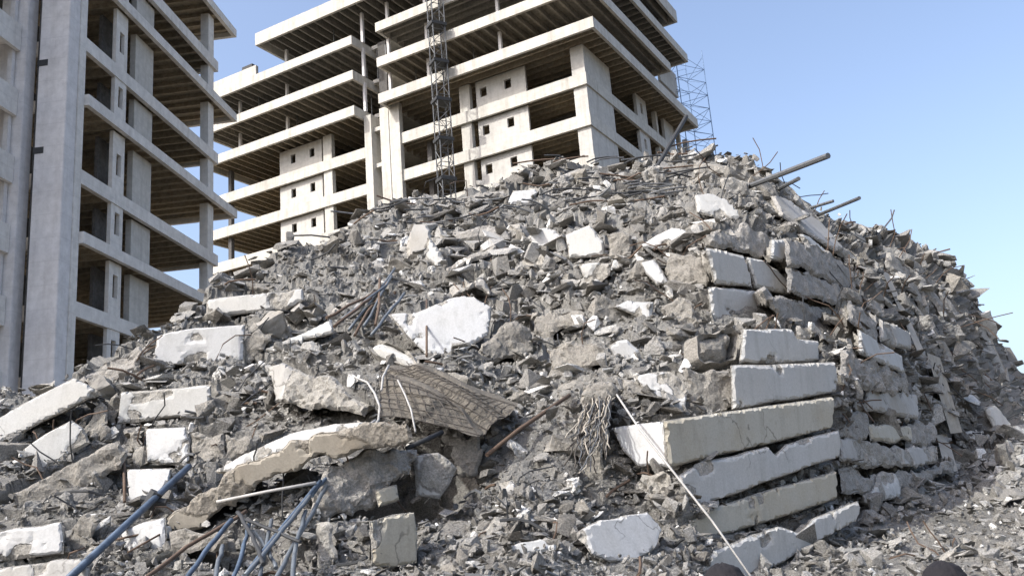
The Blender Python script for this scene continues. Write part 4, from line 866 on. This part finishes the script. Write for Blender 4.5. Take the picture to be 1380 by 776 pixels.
# rusty mesh mat, a hanging sheet of thin bars on a dark backing of crushed plaster
def mat_sheet(name, label, quad, nu, nv, off, r, mt, back, sag=0.25):
    q_ = [surf(x, y, o_) for (x, y), o_ in zip(quad, off)]; root = empty(name, tuple(q_[0])); tag(root, label, 'wire mesh')
    rr_ = random.Random(len(name))
    def pt(u, v): p = (q_[0]*(1-u)+q_[1]*u)*(1-v)+(q_[3]*(1-u)+q_[2]*u)*v; return p+np.array([0, -1, .2])*sag*math.sin(math.pi*u)*math.sin(math.pi*v)+np.array([0, 0, .03*math.sin(u*9+v*4)])-q_[0]
    m = MB()
    for i in range(nu+1):
        u = i/nu; m.tube([Vector(pt(u+.01*math.sin(j), j/8)) for j in range(9)], r, 4)
    for i in range(nv+1):
        v = i/nv; m.tube([Vector(pt(j/12, v+.012*math.sin(j*1.7))) for j in range(13)], r, 4)
    m.build('bars', M[mt], root)
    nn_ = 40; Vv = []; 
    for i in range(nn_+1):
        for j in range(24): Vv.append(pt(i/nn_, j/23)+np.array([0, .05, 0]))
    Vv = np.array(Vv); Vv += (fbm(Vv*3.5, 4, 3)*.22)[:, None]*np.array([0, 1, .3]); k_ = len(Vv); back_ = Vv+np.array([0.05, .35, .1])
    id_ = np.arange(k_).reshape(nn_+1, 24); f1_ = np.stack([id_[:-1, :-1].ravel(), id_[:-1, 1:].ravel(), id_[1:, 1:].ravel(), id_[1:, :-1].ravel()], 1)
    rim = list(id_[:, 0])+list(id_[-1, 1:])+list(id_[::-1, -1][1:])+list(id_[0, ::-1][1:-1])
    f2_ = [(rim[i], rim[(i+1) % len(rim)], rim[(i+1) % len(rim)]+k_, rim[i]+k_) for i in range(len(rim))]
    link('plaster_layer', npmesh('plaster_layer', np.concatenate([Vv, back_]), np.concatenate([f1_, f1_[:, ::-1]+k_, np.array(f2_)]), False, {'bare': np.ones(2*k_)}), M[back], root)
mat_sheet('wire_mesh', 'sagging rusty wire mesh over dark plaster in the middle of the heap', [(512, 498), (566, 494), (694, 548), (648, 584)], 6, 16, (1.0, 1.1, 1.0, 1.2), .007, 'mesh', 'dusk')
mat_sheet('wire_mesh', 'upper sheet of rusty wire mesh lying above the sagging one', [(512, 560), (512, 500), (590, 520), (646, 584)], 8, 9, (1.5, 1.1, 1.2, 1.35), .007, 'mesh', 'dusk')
# frayed bundle of bars hanging at the left of the stack
for i in range(44):
    x = 790+i*.8; r_ = random.Random(i); l_ = r_.uniform(30, 95)
    bar('frayed_bar', 'thin grey brown bar in the frayed bundle hanging left of the longest tan beam', 'bar', [(x, 522+r_.uniform(0, 6)), (x+r_.uniform(-3, 3), 545), (x-6+r_.uniform(-9, 7), 545+l_*.5), (x-12+r_.uniform(-22, 14), 545+l_)], .009, ('mesh', 'wood', 'steel')[i % 3], off=.95-.02*i % .2, group='frayed bundle of thin bars', n=5, wob=.015, seed=i)
# bundle of bars standing up from the middle left
for i, (a_, b_) in enumerate([((470, 445), (532, 362)), ((478, 452), (522, 380)), ((490, 440), (528, 372)), ((506, 438), (512, 376)), ((460, 430), (520, 385)), ((440, 428), (508, 392)), ((500, 452), (545, 395)), ((450, 440), (500, 402))]):
    bar('reinforcing_bar', 'dark bar in the bundle leaning right, up and left of the big bright white slab', 'reinforcing bar', [a_, b_], .03, 'rust' if i % 2 else 'tube', off=.6+.05*i, group='bundle of bars left of the big white slab', wob=.02, seed=i)
# timber posts leaning on the right flank
for quad, lb in [([(1249, 475), (1267, 482), (1297, 582), (1281, 584)], 'longest leaning grey post on the right flank'), ([(1262, 586), (1276, 584), (1291, 634), (1275, 638)], 'short leaning post below the longest one on the right flank'), ([(1190, 368), (1196, 366), (1244, 470), (1236, 472)], 'narrow plank leaning above the longest post on the right flank')]:
    q4 = [surf(x, y, o_) for (x, y), o_ in zip(quad, (.5, .5, .9, .9))]; o_ = q4[0]; bk = np.array([.08, .18, 0])
    me = npmesh('leaning_post', np.array([*(q - o_ for q in q4), *(q-o_+bk for q in q4)]), [(3, 2, 1, 0), (4, 5, 6, 7), (0, 1, 5, 4), (1, 2, 6, 5), (2, 3, 7, 6), (3, 0, 4, 7)])
    tag(link('leaning_post', me, M['wood'], None, tuple(o_)), lb, 'post')
# crumpled sheet high in the middle
for quad, lb in [([(556, 302), (574, 298), (582, 330), (566, 352), (548, 346)], 'crumpled blue grey sheet hanging high in the middle of the heap'), ([(574, 318), (582, 320), (596, 352), (588, 356), (576, 344)], 'narrow pale torn strip beside the crumpled sheet')]:
    make_piece('torn_sheet', lb, 'sheet', quad, mat='grey' if 'blue' in lb else 'pale', thick=.08, el=20, rag=.1, bare=.05, proud=.7, rough=2)
# many loose reinforcing bars
rb_ = np.random.default_rng(77)
wr = openw*np.where(gy < np.interp(gx, TX, TY)+60, np.where((gx > 520) & (gx < 940), 7.0, 1.5), .5)*(1-field*.9)
for k_, i in enumerate(rb_.choice(len(V), 210, p=wr/wr.sum())):
    L_ = float(rb_.uniform(22, 75)*V[i, 1]/F); th = float(rb_.normal(0, .28)); az_ = float(rb_.uniform(0, 3.14))
    if gy[i] < np.interp(gx[i], TX, TY)+60 and 520 < gx[i] < 940: az_ = float(rb_.normal(0, .35)); th = float(rb_.normal(0, .12))
    d_ = np.array([math.cos(az_)*math.cos(th), math.sin(az_)*math.cos(th)*.6, math.sin(th)])*L_
    b1 = rb_.normal(0, .06, 3)*L_; pts = [-d_/2, -d_/6+b1, d_/6+b1*.8, d_/2]
    o = MB().tube([Vector(q_) for q_ in pts], float(.012+.0006*V[i, 1]), 5).build('reinforcing_bar', M[['rust', 'steel', 'dark', 'dark'][k_ % 4]], None, tuple(V[i]+Nn[i]*.22*V[i, 1]/20))
    tag(o, 'loose bent reinforcing bar poking out of the rubble', 'reinforcing bar', 'loose reinforcing bars over the heap')

# ------------------------------------------------------------------ two people standing in front, only their heads reach into the frame
def skin_body(name, pts, edges, rad, mat, parent=None, sub=2, loc=None):
    me = bpy.data.meshes.new(name); me.from_pydata(pts, edges, []); o = link(name, me, mat, parent, loc)
    sm = o.modifiers.new('skin', 'SKIN'); ss = o.modifiers.new('sub', 'SUBSURF'); ss.levels = sub; ss.render_levels = sub
    for v, r_ in zip(me.skin_vertices[0].data, rad): v.radius = r_ if isinstance(r_, tuple) else (r_, r_)
    me.skin_vertices[0].data[0].use_root = True
    dg = bpy.context.evaluated_depsgraph_get(); nm = bpy.data.meshes.new_from_object(o.evaluated_get(dg)); o.modifiers.clear(); o.data = nm
    for p_ in nm.polygons: p_.use_smooth = True
    if not nm.materials: nm.materials.append(mat)
    return o
def person(px, ptop, Y, label, shirt, rz_):
    tp = at(px, ptop, Y).reshape(3); hgt = float(tp[2]); k = hgt/1.74
    root = empty('person', (float(tp[0]), Y, 0), rz_); tag(root, label, 'person', 'onlookers in front of the heap')
    pts = [(0, 0, .95), (0, 0, 1.12), (0, .01, 1.30), (0, 0, 1.42), (0, 0, 1.50), (0, -.01, 1.57), (0, -.01, 1.66)]; ed = [(i, i+1) for i in range(6)]
    rad = [(.16, .11), (.14, .10), (.17, .115), (.12, .08), (.055, .055), (.07, .085), (.07, .088)]
    def add(chain, start, rr_):
        i = start
        for p_, r_ in zip(chain, rr_): pts.append(p_); rad.append(r_); ed.append((i, len(pts)-1)); i = len(pts)-1
        return i
    for s in (-1, 1):
        add([(s*.10, 0, .86), (s*.11, .015, .48), (s*.12, -.01, .09), (s*.125, .12, .04)], 0, [.095, .06, .04, .035])
        w_ = add([(s*.17, 0, 1.40), (s*.23, -.02, 1.13), (s*.23, .05, .89)], 3, [.06, .043, .028])
        h_ = add([(s*.225, .07, .82)], w_, [(.016, .038)])
        for f_ in range(4): add([(s*.222, .045+.018*f_, .765), (s*.212, .055+.018*f_, .72-.006*abs(f_-1.5))], h_, [.009, .0075])
        add([(s*.20, .10, .80), (s*.195, .115, .765)], w_, [.011, .009])
    P_ = [tuple(c*k for c in p_) for p_ in pts]; rad = [tuple(c*k for c in (r_ if isinstance(r_, tuple) else (r_, r_))) for r_ in rad]
    skin_body('body', P_, ed, rad, M['skin'], root)
    # clothes
    skin_body('shirt', [tuple(c*k for c in p_) for p_ in [(0, 0, .93), (0, 0, 1.12), (0, .01, 1.30), (0, 0, 1.42), (0, 0, 1.455), (-.17, 0, 1.40), (-.215, -.015, 1.2), (.17, 0, 1.40), (.215, -.015, 1.2)]], [(0, 1), (1, 2), (2, 3), (3, 4), (3, 5), (5, 6), (3, 7), (7, 8)],
              [tuple(c*k for c in r_) for r_ in [(.19, .135), (.165, .125), (.19, .135), (.14, .10), (.075, .075), (.078, .078), (.066, .066), (.078, .078), (.066, .066)]], shirt, root)
    skin_body('trousers', [tuple(c*k for c in p_) for p_ in [(0, 0, .98), (0, 0, .90), (-.105, 0, .82), (-.115, .015, .48), (-.12, -.01, .12), (.105, 0, .82), (.115, .015, .48), (.12, -.01, .12)]], [(0, 1), (1, 2), (2, 3), (3, 4), (1, 5), (5, 6), (6, 7)],
              [tuple(c*k for c in r_) for r_ in [(.175, .125), (.17, .125), (.11, .11), (.08, .08), (.065, .065), (.11, .11), (.08, .08), (.065, .065)]], M['trousers'], root)
    for s in (-1, 1): skin_body('shoe', [(s*.12*k, -.06*k, .05), (s*.125*k, .03*k, .055), (s*.13*k, .15*k, .04)], [(0, 1), (1, 2)], [(.045, .045), (.05, .045), (.042, .035)], M['shoe'], root)
    # head shape over the skull, hair, ears, nose
    def ell(name, c_, r_, mat, seg=32, noise_=0, cut=None):
        bm = bmesh.new(); bmesh.ops.create_uvsphere(bm, u_segments=seg, v_segments=seg//2, radius=1)
        co = np.array([v.co[:] for v in bm.verts]); n_ = fbm(co*6, 3, 4)*noise_+fbm(co*22, 2, 5)*noise_*.5
        for v, q_ in zip(bm.verts, n_):
            z_ = v.co.z; v.co = Vector((v.co.x*r_[0], v.co.y*r_[1], v.co.z*r_[2]))*(1+float(q_))
            if cut and z_ < cut: v.co.x *= .9; v.co.y *= .9
            v.co += Vector(c_)
        me = bpy.data.meshes.new(name); bm.to_mesh(me); bm.free(); o = link(name, me, mat, root)
        for f in me.polygons: f.use_smooth = True
        return o
    ell('face', (0, .012*k, 1.60*k), (.074*k, .092*k, .115*k), M['skin'])
    ell('hair', (0, -.012*k, 1.637*k), (.086*k, .104*k, .100*k), M['hair'], 64, .07)
    for s in (-1, 1):
        ell('ear', (s*.079*k, -.005*k, 1.60*k), (.012*k, .02*k, .032*k), M['skin'], 16)
        ell('eye', (s*.03*k, .097*k, 1.61*k), (.013*k, .008*k, .008*k), M['wire'], 12)
    ell('nose', (0, .108*k, 1.585*k), (.013*k, .017*k, .022*k), M['skin'], 16); ell('mouth', (0, .098*k, 1.545*k), (.024*k, .008*k, .007*k), M['dark'], 16)
person(971, 757, 3.6, 'dark haired person standing below the lowest light grey beam, only the crown showing', M['shirt'], .1)
person(1267, 754, 3.5, 'dark haired person farthest right, in front of the stony slope, only the crown showing', M['trousers'], -.2)
